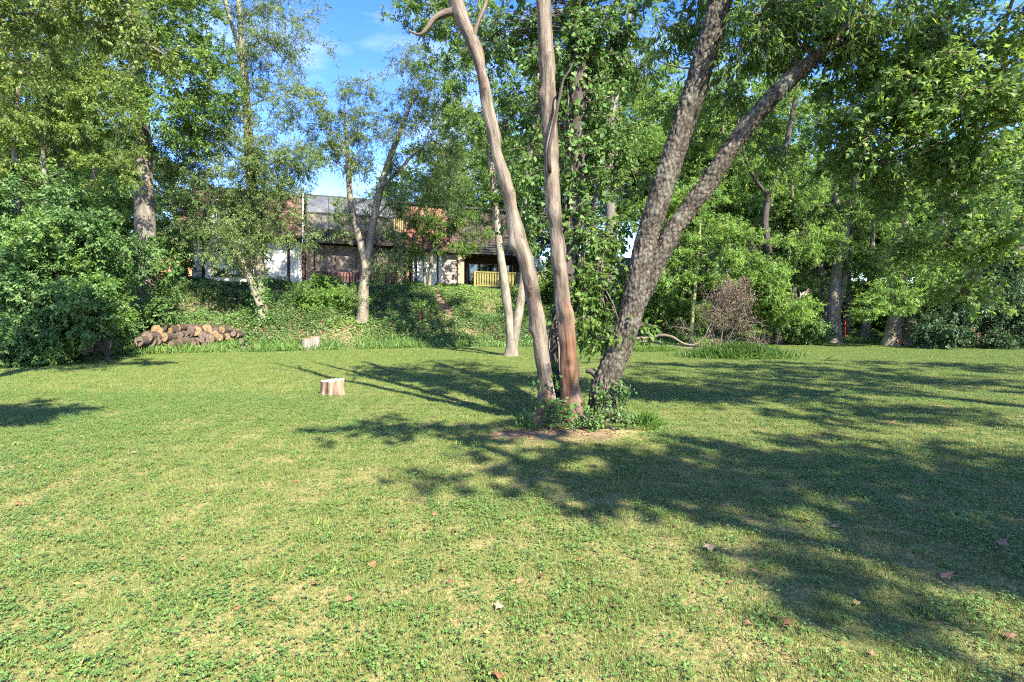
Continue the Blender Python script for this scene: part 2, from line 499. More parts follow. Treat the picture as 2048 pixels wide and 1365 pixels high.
def ground_mat():
    m, n, l = new_mat('ground')
    o = n.new('ShaderNodeOutputMaterial')
    g, mp, a = turf_nodes(n, l)
    r = ramp(n, [(.36, (.085, .105, .032)), (.48, (.150, .150, .055)), (.6, (.250, .205, .095)), (.72, (.32, .25, .13))])
    l.new(a.outputs['Fac'], r.inputs['Fac'])
    f = n.new('ShaderNodeTexNoise'); f.inputs['Scale'].default_value = 38; f.inputs['Detail'].default_value = 5
    l.new(g.outputs['Position'], f.inputs['Vector'])
    fr = ramp(n, [(.3, (.55, .55, .5)), (.7, (1.3, 1.3, 1.2))])
    l.new(f.outputs['Fac'], fr.inputs['Fac'])
    mu = n.new('ShaderNodeMix'); mu.data_type = 'RGBA'; mu.blend_type = 'MULTIPLY'; mu.inputs['Factor'].default_value = 1
    l.new(r.outputs['Color'], mu.inputs[6]); l.new(fr.outputs['Color'], mu.inputs[7])
    at = n.new('ShaderNodeAttribute'); at.attribute_name = 'soil'
    s = n.new('ShaderNodeTexNoise'); s.inputs['Scale'].default_value = 5; s.inputs['Detail'].default_value = 8; s.inputs['Roughness'].default_value = .7
    l.new(g.outputs['Position'], s.inputs['Vector'])
    sr = ramp(n, [(.3, (.06, .045, .028)), (.55, (.16, .115, .07)), (.75, (.30, .21, .135))])
    l.new(s.outputs['Fac'], sr.inputs['Fac'])
    mx = n.new('ShaderNodeMix'); mx.data_type = 'RGBA'
    l.new(at.outputs['Fac'], mx.inputs['Factor']); l.new(mu.outputs[2], mx.inputs[6]); l.new(sr.outputs['Color'], mx.inputs[7])
    p = n.new('ShaderNodeBsdfPrincipled'); p.inputs['Roughness'].default_value = .95; p.inputs['Specular IOR Level'].default_value = .1
    l.new(mx.outputs[2], p.inputs['Base Color'])
    b = n.new('ShaderNodeBump'); b.inputs['Strength'].default_value = .6; b.inputs['Distance'].default_value = .03
    l.new(f.outputs['Fac'], b.inputs['Height']); l.new(b.outputs[0], p.inputs['Normal'])
    l.new(p.outputs[0], o.inputs['Surface'])
    return m
M['ground'] = ground_mat()

# ------------------------------------------------------------------ terrain
EDGE_X = np.array([-80, -22, -17.5, -13.7, -9.5, -4, 2, 7, 12, 18, 24, 34, 80.0])
EDGE_Y = np.array([14, 15.5, 18.4, 21.3, 23.0, 25.0, 26.6, 27.0, 28, 29.5, 28.5, 28, 28.0])
BH_X = np.array([-80, 4, 9, 15, 19, 25, 80.0])
BH_Z = np.array([3.4, 3.4, 3.0, 2.5, 1.9, 1.0, 1.0])

def edge_y(x):
    return np.interp(x, EDGE_X, EDGE_Y)

def bank_t(x, y):
    top = np.clip(30.0 + (x + 18.3) * 0.383 - 1.6, 24.0, 40.0)      # just before the house front
    e = edge_y(x)
    return (y - e) / np.maximum(top - e, 4.0)

def terrain(x, y):
    x = np.asarray(x, float); y = np.asarray(y, float)
    t = np.clip(bank_t(x, y), 0, 1)
    s = t * t * (3 - 2 * t)
    s = 0.55 * s + 0.45 * np.sin(t * math.pi / 2) * np.clip(t * 4, 0, 1) ** 1.2
    p = np.stack([x.ravel() * .35, y.ravel() * .35, np.zeros(x.size)], 1)
    bump = (vnoise(p, 5).reshape(x.shape) - .5) * (0.05 + .35 * np.sin(np.clip(t, 0, 1) * math.pi))
    r = np.hypot(x - 0.95, (y - 7.6) * 1.1)
    mound = 0.16 * np.exp(-(r / 0.85) ** 2)
    return np.interp(x, BH_X, BH_Z) * s + bump + mound

def tz(x, y):
    return float(terrain(np.array([x]), np.array([y]))[0])

def soil_shade_mask(x, y):
    t = bank_t(x, y)
    m = np.clip((t - 0.0) * 12, 0, 1)
    n = fbm(np.stack([x * 1.6, y * 1.6, np.zeros_like(x)], 1), 3, 11)
    r = np.hypot((x - 0.40) / .80, (y - 6.95) / .42)
    m = np.maximum(m, np.clip((1.1 - r) * 1.3 + (n - .5) * 4.0, 0, .95) * (r < 1.7))
    r2 = np.hypot((x + 1.7) / 1.3, (y - 7.6) / .22)  # narrow streak left of the tree: branch shade painted in as soil colour
    m = np.maximum(m, np.clip((1.0 - r2) * .9 + (n - .5) * 1.5, 0, .6) * (r2 < 1.4))
    return np.clip(m, 0, 1)

def axis(parts):
    return np.unique(np.concatenate([np.linspace(a, b, n) for a, b, n in parts]).round(4))
gx = axis([(-900, -90, 10), (-90, -34, 20), (-34, 34, 150), (34, 90, 20), (90, 900, 10)])
gy = axis([(-500, -40, 8), (-40, 1, 16), (1, 12, 55), (12, 42, 80), (42, 110, 22), (110, 1200, 10)])
GX, GY = np.meshgrid(gx, gy)
GZ = terrain(GX, GY)
b = Buf()
nx, ny = len(gx), len(gy)
ii = (np.arange(ny - 1)[:, None] * nx + np.arange(nx - 1)[None, :]).ravel()
b.add(np.stack([GX.ravel(), GY.ravel(), GZ.ravel()], 1), np.stack([ii, ii + 1, ii + 1 + nx, ii + nx], 1), smooth=True)
ground = b.build('ground', M['ground'])
ground['kind'] = 'structure'
at = ground.data.attributes.new('soil', 'FLOAT', 'POINT')  # bare soil, plus the painted shade streak
at.data.foreach_set('value', soil_shade_mask(GX.ravel(), GY.ravel()).astype(np.float32))

# ------------------------------------------------------------------ leaves and trees
T_TRI = np.array([(-.5, .12), (.5, .30), (.04, 1.0)], float)
T_RHOMB = np.array([(0, 0), (.5, .42), (0, 1), (-.5, .42)], float)
T_OVAL = np.array([(0, 0), (.42, .22), (.46, .55), (0, 1), (-.46, .55), (-.42, .22)], float)
T_LOBED = np.array([(0, 0), (.30, .06), (.62, .02), (.44, .28), (.78, .52), (.40, .56), (.24, .70), (0, 1.05),
                    (-.24, .70), (-.40, .56), (-.78, .52), (-.44, .28), (-.62, .02), (-.30, .06)], float)
T_TRILOB = np.array([(0, 0), (.62, .34), (.22, .55), (0, 1.05), (-.22, .55), (-.62, .34)], float)
T_LOB6 = np.array([(0, 0), (.55, .05), (.42, .35), (.70, .60), (.22, .66), (0, 1.05), (-.22, .66), (-.70, .60), (-.42, .35), (-.55, .05)], float)
T_IVY = np.array([(0, .08), (.38, -.05), (.55, .28), (.34, .55), (0, 1), (-.34, .55), (-.55, .28), (-.38, -.05)], float)

def put_leaves(buf, rng, pos, dirv, nrm, L, aspect, shape=T_RHOMB, fold=.12, droop=.15, var=None, mi=0):
    n = len(pos)
    if n == 0:
        return
    dirv = unit(dirv)
    side = unit(np.cross(dirv, nrm))
    nn = np.cross(side, dirv)
    L = np.broadcast_to(L, (n,))[:, None]
    k = len(shape)
    v = np.empty((n, k, 3))
    for q, (sx, sy) in enumerate(shape):
        v[:, q] = pos + side * (sx * aspect * L) + dirv * (sy * L) + nn * (abs(sx) * fold * L - droop * sy * sy * L)
    f = np.arange(n * k).reshape(n, k)
    buf.add(v.reshape(-1, 3), f, rng.random(n) if var is None else var, mi=mi)

def rand_dir(rng, n):
    return unit(rng.normal(size=(n, 3)))

def cluster_leaves(buf, rng, cen, crad, ntw, nlf, L, aspect, shape, droop=.35, up=1.0, flat=.7, out=None, tint=None, twig=None, fold=.12):
    """sprays of leaves on short twigs round each cluster centre"""
    C = len(cen)
    crad = np.broadcast_to(crad, (C,))
    ci = np.repeat(np.arange(C), ntw)
    td = rand_dir(rng, len(ci))
    td[:, 2] *= flat
    if out is not None:
        td += out[ci] * .5
    td[:, 2] -= droop * .4
    td = unit(td)
    tb = cen[ci] + rand_dir(rng, len(ci)) * crad[ci, None] * .25
    tl = crad[ci] * rng.uniform(.55, 1.15, len(ci))
    li = np.repeat(np.arange(len(ci)), nlf)
    t = rng.uniform(.12, 1.0, len(li))
    pos = tb[li] + td[li] * (tl[li] * t)[:, None]
    pos[:, 2] -= droop * .25 * tl[li] * t * t
    pos += rng.normal(size=pos.shape) * .035
    ld = td[li] * .7 + rand_dir(rng, len(li)) * .9
    ld[:, 2] -= droop
    nr = rand_dir(rng, len(li)) * .75
    nr[:, 2] += up
    Ls = L * rng.uniform(.65, 1.25, len(li))
    base = rng.random(C)[ci[li]] * .5 if tint is None else tint[ci[li]]
    var = np.clip(base + rng.random(len(li)) * .5 + (rng.random(len(li)) > .985) * .4, 0, 1)
    put_leaves(buf, rng, pos, ld, nr, Ls, aspect, shape, fold=fold, var=var)
    if twig is not None:
        for q in range(len(ci)):
            e = tb[q] + td[q] * tl[q]
            e = e - np.array((0, 0, droop * .25 * tl[q]))
            mid = (tb[q] + e) / 2 + np.array((0, 0, .04 * tl[q]))
            twig.tube([cen[ci[q]], tb[q] * .3 + mid * .7, e], [.008, .006, .003], 3, cap=False)

def stem_pts(pix, Y, z0=None):
    """pixel centre-line (px,py,width_px[,Y]) -> world points + radius"""
    out = []
    for q in pix:
        y = q[3] if len(q) > 3 else Y
        out.append((*P(q[0], q[1], y), q[2] / F * y / 2))
    out = np.array(out)
    if z0 is not None:
        out[0, 2] = z0
    return out

def dist_branch(p, c, rng):
    d = c - p
    L = np.linalg.norm(d)
    m1 = p + d * .35 + np.array((0, 0, .10 * L)) + rng.normal(size=3) * .05 * L
    m2 = p + d * .72 + np.array((0, 0, .07 * L)) + rng.normal(size=3) * .05 * L
    return spline(np.array([p, m1, m2, c]), max(5, int(L / .35)))

def blob_points(rng, blobs, base_noise=0.0):
    """blob = (centre xyz, radii xyz, n) -> cluster centres, outward directions"""
    C, O = [], []
    for c, r, n in blobs:
        d = rand_dir(rng, n * 3)
        s = rng.random(n * 3) ** (1 / 2.0)
        p = d * s[:, None]
        q = p * r + c
        keep = vnoise(q * .9, 21) + rng.random(n * 3) * .35 > .45 + base_noise
        q, d = q[keep][:n], d[keep][:n]
        C.append(q); O.append(d)
    return np.vstack(C), np.vstack(O)

def pix_blobs(lst):
    """(px,py,Y,rx_px,rz_px,ry_m,n) -> world blobs"""
    out = []
    for px, py, Y, rx, rz, ry, n in lst:
        out.append((P(px, py, Y), np.array((rx / F * Y, ry, rz / F * Y)), n))
    return out

TRI = [0]
def make_tree(name, label, cat, stems, blobs, leaf, bark, L=.10, aspect=.5, shape=T_TRI, crad=.65, ntw=8, nlf=26, droop=.3,
              group=None, seed=1, sides=12, limb_frac=.16, twigs=False, flat=.7, up=1.0, sparse=0.0, rough_r=.10, stem_mats=None, tint=None, own=None):
    """stems: list of arrays (x,y,z,r); the first starts at the tree's foot. Empty > trunk(s), branches, crown"""
    rng = np.random.default_rng(seed)
    base = stems[0][0, :3].copy()
    root = own if own is not None else thing(name, label, cat, base, 0, group)
    samples = []
    for k, st in enumerate(stems):
        ln = np.linalg.norm(np.diff(st[:, :3], axis=0), axis=1).sum()
        s = spline(st, max(8, int(ln / .22)))
        s[:, 3] = np.maximum(s[:, 3], .008)
        samples.append(s)
        bb = Buf()
        pts = s[:, :3] - base
        bb.tube(pts, s[:, 3], sides)
        v = bb.v[-1]
        nz = fbm(v * np.array((3.2, 3.2, 1.3)) + seed, 2, 3) - .5
        cen = np.repeat(pts, sides, 0)
        bb.v[-1] = (cen + (v - cen) * (1 + rough_r * 3 * nz[:, None])).astype(np.float32)
        bb.build('trunk' if k == 0 or st[0, 3] > .05 else 'limb', (stem_mats[k] if stem_mats else bark), root)
    S = np.vstack(samples)
    cen, out = blob_points(rng, blobs, sparse)
    order = rng.permutation(len(cen))
    nl = max(1, int(len(cen) * limb_frac))
    bb = Buf()
    for q, idx in enumerate(order):
        c = cen[idx]
        if q < nl or q % 1 == 0:
            d = np.linalg.norm(S[:, :3] - c, axis=1)
            dz = c[2] - S[:, 2]
            cost = d + np.maximum(0, .35 * d - dz) * .8
            k = np.argmin(cost)
            path = dist_branch(S[k, :3], c, rng)
            dd = d[k]
            r0 = min(S[k, 3] * .6, .010 + .014 * dd) if q < nl else min(S[k, 3] * .7, .007 + .006 * dd)
            rr = np.linspace(r0, .005, len(path))
            bb.tube(path - base, rr, 5 if q < nl else 4, cap=False)
            if q < nl:
                S = np.vstack([S, np.column_stack([path[1:], rr[1:]])])
    cb = Buf()
    cluster_leaves(cb, rng, cen - base, crad * rng.uniform(.7, 1.25, len(cen)), ntw, nlf, L, aspect, shape, droop, up, flat, out,
                   tint=(rng.random(len(cen)) * .5 if tint is None else np.clip(tint + rng.random(len(cen)) * .4, 0, .9)), twig=bb if twigs else None)
    if bb.v:
        bb.build('branches', M['twig'] if bark in (M['bark_dark'],) else bark, root)
    cr = cb.build('crown', leaf, root)
    cr['kind'] = 'stuff'
    TRI[0] += len(cen) * ntw * nlf * (len(shape) - 2)
    return root

# ------------------------------------------------------------------ the house on the bank
M['stucco'] = noise_mat('stucco', [(.3, (.54, .54, .52)), (.6, (.68, .68, .66)), (.8, (.76, .76, .74))], 1.6, (1, 1, .5), .9, .25, 60, .006)
M['timber'] = noise_mat('timber', [(.3, (.020, .014, .012)), (.7, (.050, .036, .030))], 5, (1, 1, .2), .7, .2, 20, .004)
M['dark_metal'] = noise_mat('dark_metal', [(.3, (.020, .018, .017)), (.7, (.045, .040, .038))], 4, rough=.45, bump=0)
M['screen'] = noise_mat('screen', [(.3, (.11, .092, .076)), (.55, (.19, .162, .138)), (.75, (.27, .24, .21))], 2.2, rough=.8, bump=.2, bscale=90, dist=.004)
M['board'] = noise_mat('board', [(.3, (.085, .042, .036)), (.6, (.16, .085, .072)), (.8, (.22, .13, .11))], 5, (1, 1, .15), .75, .3, 14, .004)
M['slat'] = noise_mat('slat', [(.3, (.16, .11, .05)), (.7, (.32, .24, .12))], 5, (1, 1, .2), .75, .2, 14, .004)
M['siding'] = noise_mat('siding', [(.3, (.24, .20, .17)), (.6, (.36, .31, .27)), (.8, (.44, .39, .34))], 5, (.25, 1, 1), .8, .3, 14, .004)
M['pale_siding'] = noise_mat('pale_siding', [(.3, (.42, .42, .42)), (.7, (.58, .58, .58))], 3, (.3, 1, 1), .8, .2, 14, .004)
M['rail_paint'] = noise_mat('rail_paint', [(.3, (.11, .095, .025)), (.6, (.19, .165, .045)), (.8, (.25, .22, .07))], 4, (1, 1, .3), .6, .2, 18, .003)
M['deck'] = noise_mat('deck', [(.3, (.045, .038, .033)), (.7, (.10, .085, .072))], 4, (1, .3, 1), .85, .3, 14, .004)
M['white_paint'] = noise_mat('white_paint', [(.3, (.36, .355, .34)), (.7, (.55, .545, .53))], 4, rough=.6, bump=.1)
M['glass'] = glass_mat('glass', (.012, .014, .014))
M['roof_glass'] = noise_mat('roof_glass', [(.3, (.045, .05, .06)), (.7, (.12, .125, .13))], 1.2, rough=.25, bump=.3, bscale=4, spec=.5)
M['screen_glass'] = noise_mat('screen_glass', [(.3, (.035, .030, .024)), (.5, (.085, .074, .058)), (.7, (.17, .155, .125))], 1.3, rough=.2, bump=.15, bscale=3, spec=.5)
M['blind'] = noise_mat('blind', [(.3, (.10, .10, .095)), (.7, (.16, .16, .15))], 3, rough=.7, bump=0)
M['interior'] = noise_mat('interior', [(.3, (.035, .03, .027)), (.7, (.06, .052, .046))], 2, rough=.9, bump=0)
M['concrete'] = noise_mat('concrete', [(.3, (.25, .24, .22)), (.7, (.38, .36, .33))], 4, rough=.9, bump=.3)

def shingle_mat(name, stops):
    m = noise_mat(name, stops, 3.0, rough=.9, bump=.5, bscale=50, dist=.008, coord='Object')
    n, l = m.node_tree.nodes, m.node_tree.links
    p = n[m['pname']]
    oi = n.new('ShaderNodeObjectInfo')
    at = n.new('ShaderNodeAttribute'); at.attribute_name = 'var'
    ad = n.new('ShaderNodeMath'); ad.operation = 'ADD'
    l.new(oi.outputs['Random'], ad.inputs[0]); l.new(at.outputs['Fac'], ad.inputs[1])
    fr = n.new('ShaderNodeMath'); fr.operation = 'FRACT'; l.new(ad.outputs[0], fr.inputs[0])
    r = ramp(n, [(0, (.62, .60, .60)), (1, (1.30, 1.25, 1.2))]); l.new(fr.outputs[0], r.inputs['Fac'])
    mu = n.new('ShaderNodeMix'); mu.data_type = 'RGBA'; mu.blend_type = 'MULTIPLY'; mu.inputs['Factor'].default_value = 1
    src = p.inputs['Base Color'].links[0].from_socket
    l.new(src, mu.inputs[6]); l.new(r.outputs['Color'], mu.inputs[7]); l.new(mu.outputs[2], p.inputs['Base Color'])
    return m
M['shingle'] = shingle_mat('shingle', [(.3, (.085, .047, .042)), (.6, (.150, .086, .076)), (.8, (.21, .13, .115))])
M['shingle_red'] = shingle_mat('shingle_red', [(.3, (.13, .058, .042)), (.6, (.22, .105, .078)), (.8, (.28, .15, .115))])
M['shingle_dark'] = shingle_mat('shingle_dark', [(.3, (.035, .026, .024)), (.6, (.062, .046, .042)), (.8, (.09, .07, .062))])

def brick_mat(name):
    m, n, l = new_mat(name)
    o = n.new('ShaderNodeOutputMaterial')
    p = n.new('ShaderNodeBsdfPrincipled'); p.inputs['Roughness'].default_value = .9
    tc = n.new('ShaderNodeTexCoord')
    mp = n.new('ShaderNodeMapping'); mp.inputs['Rotation'].default_value = (math.pi / 2, 0, 0)
    l.new(tc.outputs['Object'], mp.inputs['Vector'])
    br = n.new('ShaderNodeTexBrick')
    br.inputs['Color1'].default_value = (.36, .26, .15, 1); br.inputs['Color2'].default_value = (.26, .17, .095, 1); br.inputs['Mortar'].default_value = (.34, .31, .26, 1)
    br.inputs['Scale'].default_value = 4.5; br.inputs['Mortar Size'].default_value = .018
    l.new(mp.outputs[0], br.inputs['Vector'])
    l.new(br.outputs['Color'], p.inputs['Base Color'])
    b = n.new('ShaderNodeBump'); b.inputs['Strength'].default_value = .6; b.inputs['Distance'].default_value = .01; b.invert = True
    l.new(br.outputs['Fac'], b.inputs['Height']); l.new(b.outputs[0], p.inputs['Normal'])
    l.new(p.outputs[0], o.inputs['Surface'])
    return m
M['brick'] = brick_mat('brick')

HA = math.atan2(.358, .934)
house = thing('house', 'long two-storey house with brown shingled mansard roof on top of the ivy bank', 'house', (-18.3, 30.0, 3.40), HA)
def hpart(name, mat, boxes, parent=None):
    b = Buf()
    for q in boxes:
        b.box(*q)
    return b.build(name, mat, parent or house)
rs = random.Random(3)

# section A: white stucco with dark posts
wallA = hpart('wall', M['stucco'], [(0, 5.85, 0, 8, -.6, 2.78)])
for u in (.50, 5.02):
    hpart('timber_post', M['timber'], [(u, u + .16, -.04, .05, -.5, 2.52)])
hpart('timber_beam', M['timber'], [(-.02, 5.85, -.045, .05, 2.525, 2.74)])
def window(parent, u0, u1, w0, w1, v, n=2, frame=M['timber'], glass=M['glass'], t=.07, blinds=False):
    root = hpart('window', frame, [(u0, u1, v - .06, v + .02, w0, w0 + t), (u0, u1, v - .06, v + .02, w1 - t, w1),
                                    (u0, u0 + t, v - .06, v + .02, w0 + t, w1 - t), (u1 - t, u1, v - .06, v + .02, w0 + t, w1 - t)], parent)
    du = (u1 - u0 - 2 * t) / n
    for k in range(n):
        a = u0 + t + k * du
        hpart('pane', glass, [(a + .022, a + du - .022, v - .025, v - .010, w0 + t, w1 - t)], root)
        if k:
            hpart('mullion', frame, [(a - .022, a + .022, v - .05, v + .01, w0 + t, w1 - t)], root)
        hpart('glazing_bar', frame, [(a + .022, a + du - .022, v - .045, v - .012, (w0 + w1) / 2 - .018, (w0 + w1) / 2 + .018)], root)
    if blinds:
        hpart('sill', M['timber'], [(u0 - .06, u1 + .06, v - .11, v + .01, w0 - .07, w0 - .003)], root)
    return root
window(house, 1.12, 3.15, .50, 1.98, -.004, 2, blinds=True)
hpart('trim_board', M['white_paint'], [(3.25, 3.40, -.03, .01, 0, 2.5)])

def mansard(u0, u1, v0, w0, v1, w1, mat, keep, name='mansard_roof', hip=0.0, rowh=.195, colw=.33, skip=()):
    """sloped roof face with real lapped shingles; columns inside `keep` are separate pieces"""
    root = Buf()
    root.hexa([(u0, v0, w0), (u1, v0, w0), (u1, v1 + 1.0, w0), (u0, v1 + 1.0, w0)], [(u0 + hip, v1, w1), (u1, v1, w1), (u1, v1 + 1.0, w1), (u0 + hip, v1 + 1.0, w1)])
    ro = root.build(name, M['shingle_dark'], house)
    d = np.array((v1 - v0, w1 - w0)); Ls = np.linalg.norm(d); ang = math.atan2(d[1], d[0])
    sb = Buf()
    sb.hexa([(-colw / 2 + .008, -.030, 0), (colw / 2 - .008, -.030, 0), (colw / 2 - .008, .004, 0), (-colw / 2 + .008, .004, 0)],
            [(-colw / 2 + .008, -.004, rowh * 1.25), (colw / 2 - .008, -.004, rowh * 1.25), (colw / 2 - .008, .004, rowh * 1.25), (-colw / 2 + .008, .004, rowh * 1.25)])
    sm = sb.mesh('shingle', mat)
    rest = Buf()
    nr = int(Ls / rowh)
    for r in range(nr):
        s = r / (Ls / rowh)
        v, w = v0 + d[0] * s, w0 + d[1] * s
        ua = u0 + hip * s
        nc = int((u1 - ua) / colw) + 1
        off = (r % 2) * colw * .5
        for c in range(nc):
            u = u1 - (c + .5) * colw + off
            if u - colw / 2 < ua - .05 or u + colw / 2 > u1 + .05 or any(a < u < b_ and e < w < f for a, b_, e, f in skip):
                continue
            j = rs.uniform(-.006, .006)
            if any(a < u < b_ for a, b_ in keep):
                part_of(ro, 'shingle', sm, (u, v - .012 + j, w + j), (-(math.pi / 2 - ang), 0, rs.uniform(-.008, .008)))
            else:
                ca, sa = math.cos(-(math.pi / 2 - ang)), math.sin(-(math.pi / 2 - ang))
                vv = sb.v[0].astype(float)
                q = np.stack([vv[:, 0] + u, vv[:, 1] * ca - vv[:, 2] * sa + v - .012 + j, vv[:, 1] * sa + vv[:, 2] * ca + w + j], 1)
                rest.add(q, sb.f[0], rs.random())
    if rest.v:
        o = rest.build('shingle_courses', mat, ro)
        o['kind'] = 'stuff'
    return ro

hpart('eave', M['timber'], [(-.80, 5.84, -.72, .3, 2.79, 2.93)])
b = Buf(); b.hexa([(-.06, -.02, 1.75), (-.01, -.02, 1.75), (-.01, .06, 1.75), (-.06, .06, 1.75)], [(-.72, -.02, 2.78), (-.60, -.02, 2.78), (-.60, .06, 2.78), (-.72, .06, 2.78)])
b.build('eave_bracket', M['timber'], house)
mansard(-.74, 5.84, -.62, 2.94, .55, 5.62, M['shingle'], [(-.8, .75), (3.7, 5.9)], hip=.7, skip=[(.95, 3.3, 2.7, 5.05)])
# dormer
dm = hpart('dormer', M['stucco'], [(1.05, 3.2, -.40, 1.0, 2.35, 4.95)])
window(dm, 1.22, 3.03, 3.42, 4.75, -.404, 2)
hpart('dormer_cap', M['timber'], [(.95, 3.3, -.55, 1.0, 4.96, 5.08)], dm)
b = Buf(); b.hexa([(5.86, -.72, 2.80), (5.95, -.72, 2.80), (5.95, -.50, 2.80), (5.86, -.50, 2.80)], [(5.86, .46, 5.72), (5.95, .46, 5.72), (5.95, .66, 5.72), (5.86, .66, 5.72)])
b.build('gable_trim', M['white_paint'], house)
hpart('downpipe', M['white_paint'], [(5.60, 5.70, -.10, -.01, -.4, 2.78)])

# section B: screened porch under a glazed balcony
hpart('brick_pier', M['brick'], [(6.08, 6.52, -.30, .25, -.6, 2.55)])
hpart('brick_pier', M['brick'], [(8.78, 9.16, -.36, .20, -.6, .95)])
hpart('brick_pier', M['brick'], [(11.55, 11.98, -.30, .25, -.6, 2.55)])
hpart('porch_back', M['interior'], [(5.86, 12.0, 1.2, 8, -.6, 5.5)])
for k in range(4):
    a = 6.54 + k * 1.25
    hpart('porch_screen', M['screen'], [(a + .04, a + 1.21, -.012, .012, .86, 2.52)])
    hpart('screen_post', M['board'], [(a - .035, a + .035, -.05, .05, -.4, 2.54)])
u = 6.58
bm = Buf(); bm.box(0, .145, -.02, .02, 0, 1.0)
bme = bm.mesh('fence_board', M['board'])
fr = hpart('board_fence', M['board'], [(6.55, 11.5, -.45, -.40, .78, .86), (6.55, 11.5, -.43, -.385, -.1, -.02)])
while u < 11.4:
    part_of(fr, 'fence_board', bme, (u, -.475 + rs.uniform(-.006, .006), -.35 + rs.uniform(-.015, .015)), (0, 0, rs.uniform(-.02, .02)), (1, 1, 1.16))
    u += .185
hpart('gutter', M['dark_metal'], [(5.95, 12.0, -.72, -.56, 2.56, 2.74)])
hpart('porch_ceiling', M['timber'], [(6.53, 11.54, -.55, 1.19, 2.56, 2.68)])
b = Buf(); b.hexa([(6.02, -.62, 2.75), (12.0, -.62, 2.75), (12.0, 1.19, 2.75), (6.02, 1.19, 2.75)], [(6.02, -.22, 3.50), (12.0, -.22, 3.50), (12.0, 1.19, 3.50), (6.02, 1.19, 3.50)])
b.build('balcony_apron', M['shingle_dark'], house)
for k in range(4):
    a = 6.10 + k * 1.30
    hpart('balcony_pane', M['screen_glass'], [(a + .03, a + 1.27, -.14, -.12, 3.52, 4.42)])
    hpart('mullion', M['dark_metal'], [(a - .03, a + .03, -.17, -.09, 3.505, 4.43)])
    q = Buf(); q.hexa([(a + .03, -.13, 4.52), (a + 1.27, -.13, 4.52), (a + 1.27, -.09, 4.50), (a + .03, -.09, 4.50)],
                      [(a + .03, .70, 5.66), (a + 1.27, .70, 5.66), (a + 1.27, .74, 5.63), (a + .03, .74, 5.63)])
    q.build('roof_pane', M['roof_glass'], house)
    q = Buf(); q.hexa([(a - .03, -.17, 4.50), (a + .03, -.17, 4.50), (a + .03, -.09, 4.48), (a - .03, -.09, 4.48)],
                      [(a - .03, .68, 5.70), (a + .03, .68, 5.70), (a + .03, .75, 5.66), (a - .03, .75, 5.66)])
    q.build('glazing_rib', M['dark_metal'], house)
hpart('balcony_rail', M['dark_metal'], [(6.02, 11.35, -.19, -.07, 4.432, 4.50)])
for k in range(5):
    hpart('wood_slat', M['slat'], [(11.36 + k * .125, 11.45 + k * .125, -.20, -.16, 3.51, 4.46)])

# section C: red-brown shingles over a white wall
hpart('wall', M['stucco'], [(12.62, 14.25, .02, 8, -.6, 2.30)])
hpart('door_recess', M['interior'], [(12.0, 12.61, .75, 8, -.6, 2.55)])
dd = hpart('door', M['slat'], [(12.06, 12.56, .66, .745, -.1, 1.95)])
hpart('handle', M['dark_metal'], [(12.46, 12.51, .62, .655, .85, .97)], dd)
hpart('timber_post', M['timber'], [(12.74, 12.90, -.04, .06, -.5, 2.28)])
hpart('white_column', M['white_paint'], [(14.28, 14.46, -.35, -.15, -.6, 2.42)])
hpart('eave', M['timber'], [(11.99, 15.0, -.62, .3, 2.32, 2.46)])
mansard(12.02, 15.0, -.52, 2.47, .58, 5.40, M['shingle_red'], [(12.0, 14.2)], name='mansard_roof')
sw = hpart('siding_wall', M['interior'], [(14.48, 15.60, .06, 8, -.6, 2.31)])
for k in range(11):
    w = -.3 + k * .235
    b = Buf(); b.hexa([(14.485, .015, w), (15.595, .015, w), (15.595, .058, w), (14.485, .058, w)], [(14.485, .04, w + .225), (15.595, .04, w + .225), (15.595, .058, w + .225), (14.485, .058, w + .225)])
    b.build('siding_board', M['siding'], sw)
hpart('outlet_box', M['dark_metal'], [(15.24, 15.36, -.05, .012, .62, .78)])
hpart('brick_pier', M['brick'], [(15.62, 16.05, -.20, .35, -.6, 2.28)])

# section D: dark recessed porch with deck
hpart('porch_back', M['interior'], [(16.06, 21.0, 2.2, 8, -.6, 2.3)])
for k, (a, c) in enumerate(((16.9, 17.8), (17.9, 19.2), (19.3, 20.5))):
    window(house, a, c, .35, 1.92, 2.19, 1, frame=M['siding'], t=.05)
for k in range(4):
    w = 2.30 + k * .17
    hpart('louvre', M['dark_metal'], [(16.0, 21.0, -.75 + k * .06, -.60 + k * .06, w, w + .12)])
hpart('porch_ceiling', M['timber'], [(16.06, 21.0, -.54, 2.19, 2.34, 2.46)])
mansard(15.02, 21.0, -.45, 2.98, .6, 5.30, M['shingle_dark'], [], name='mansard_roof')
deck = hpart('deck', M['deck'], [(16.0, 21.2, -2.5, 2.19, -.22, -.06)])
for k in range(5):
    hpart('deck_post', M['deck'], [(16.1 + k * 1.22, 16.25 + k * 1.22, -2.4, -2.25, -1.4, -.225)], deck)
rail = hpart('deck_railing', M['rail_paint'], [(16.0, 20.9, -2.56, -2.42, .90, .97)])
hpart('bottom_rail', M['rail_paint'], [(16.2, 20.9, -2.53, -2.47, .02, .09)], rail)
for u in (16.02, 18.4, 20.75):
    hpart('railing_post', M['rail_paint'], [(u, u + .15, -2.575, -2.425, -.4, .897)], rail)
bm = Buf(); bm.box(0, .11, -.018, .018, 0, .805); bme = bm.mesh('baluster', M['rail_paint'])
u = 16.24
while u < 20.7:
    part_of(rail, 'baluster', bme, (u, -2.50, .092))
    u += .172
hpart('end_wall', M['pale_siding'], [(21.01, 22.2, -.02, 8, -.6, 2.35)])
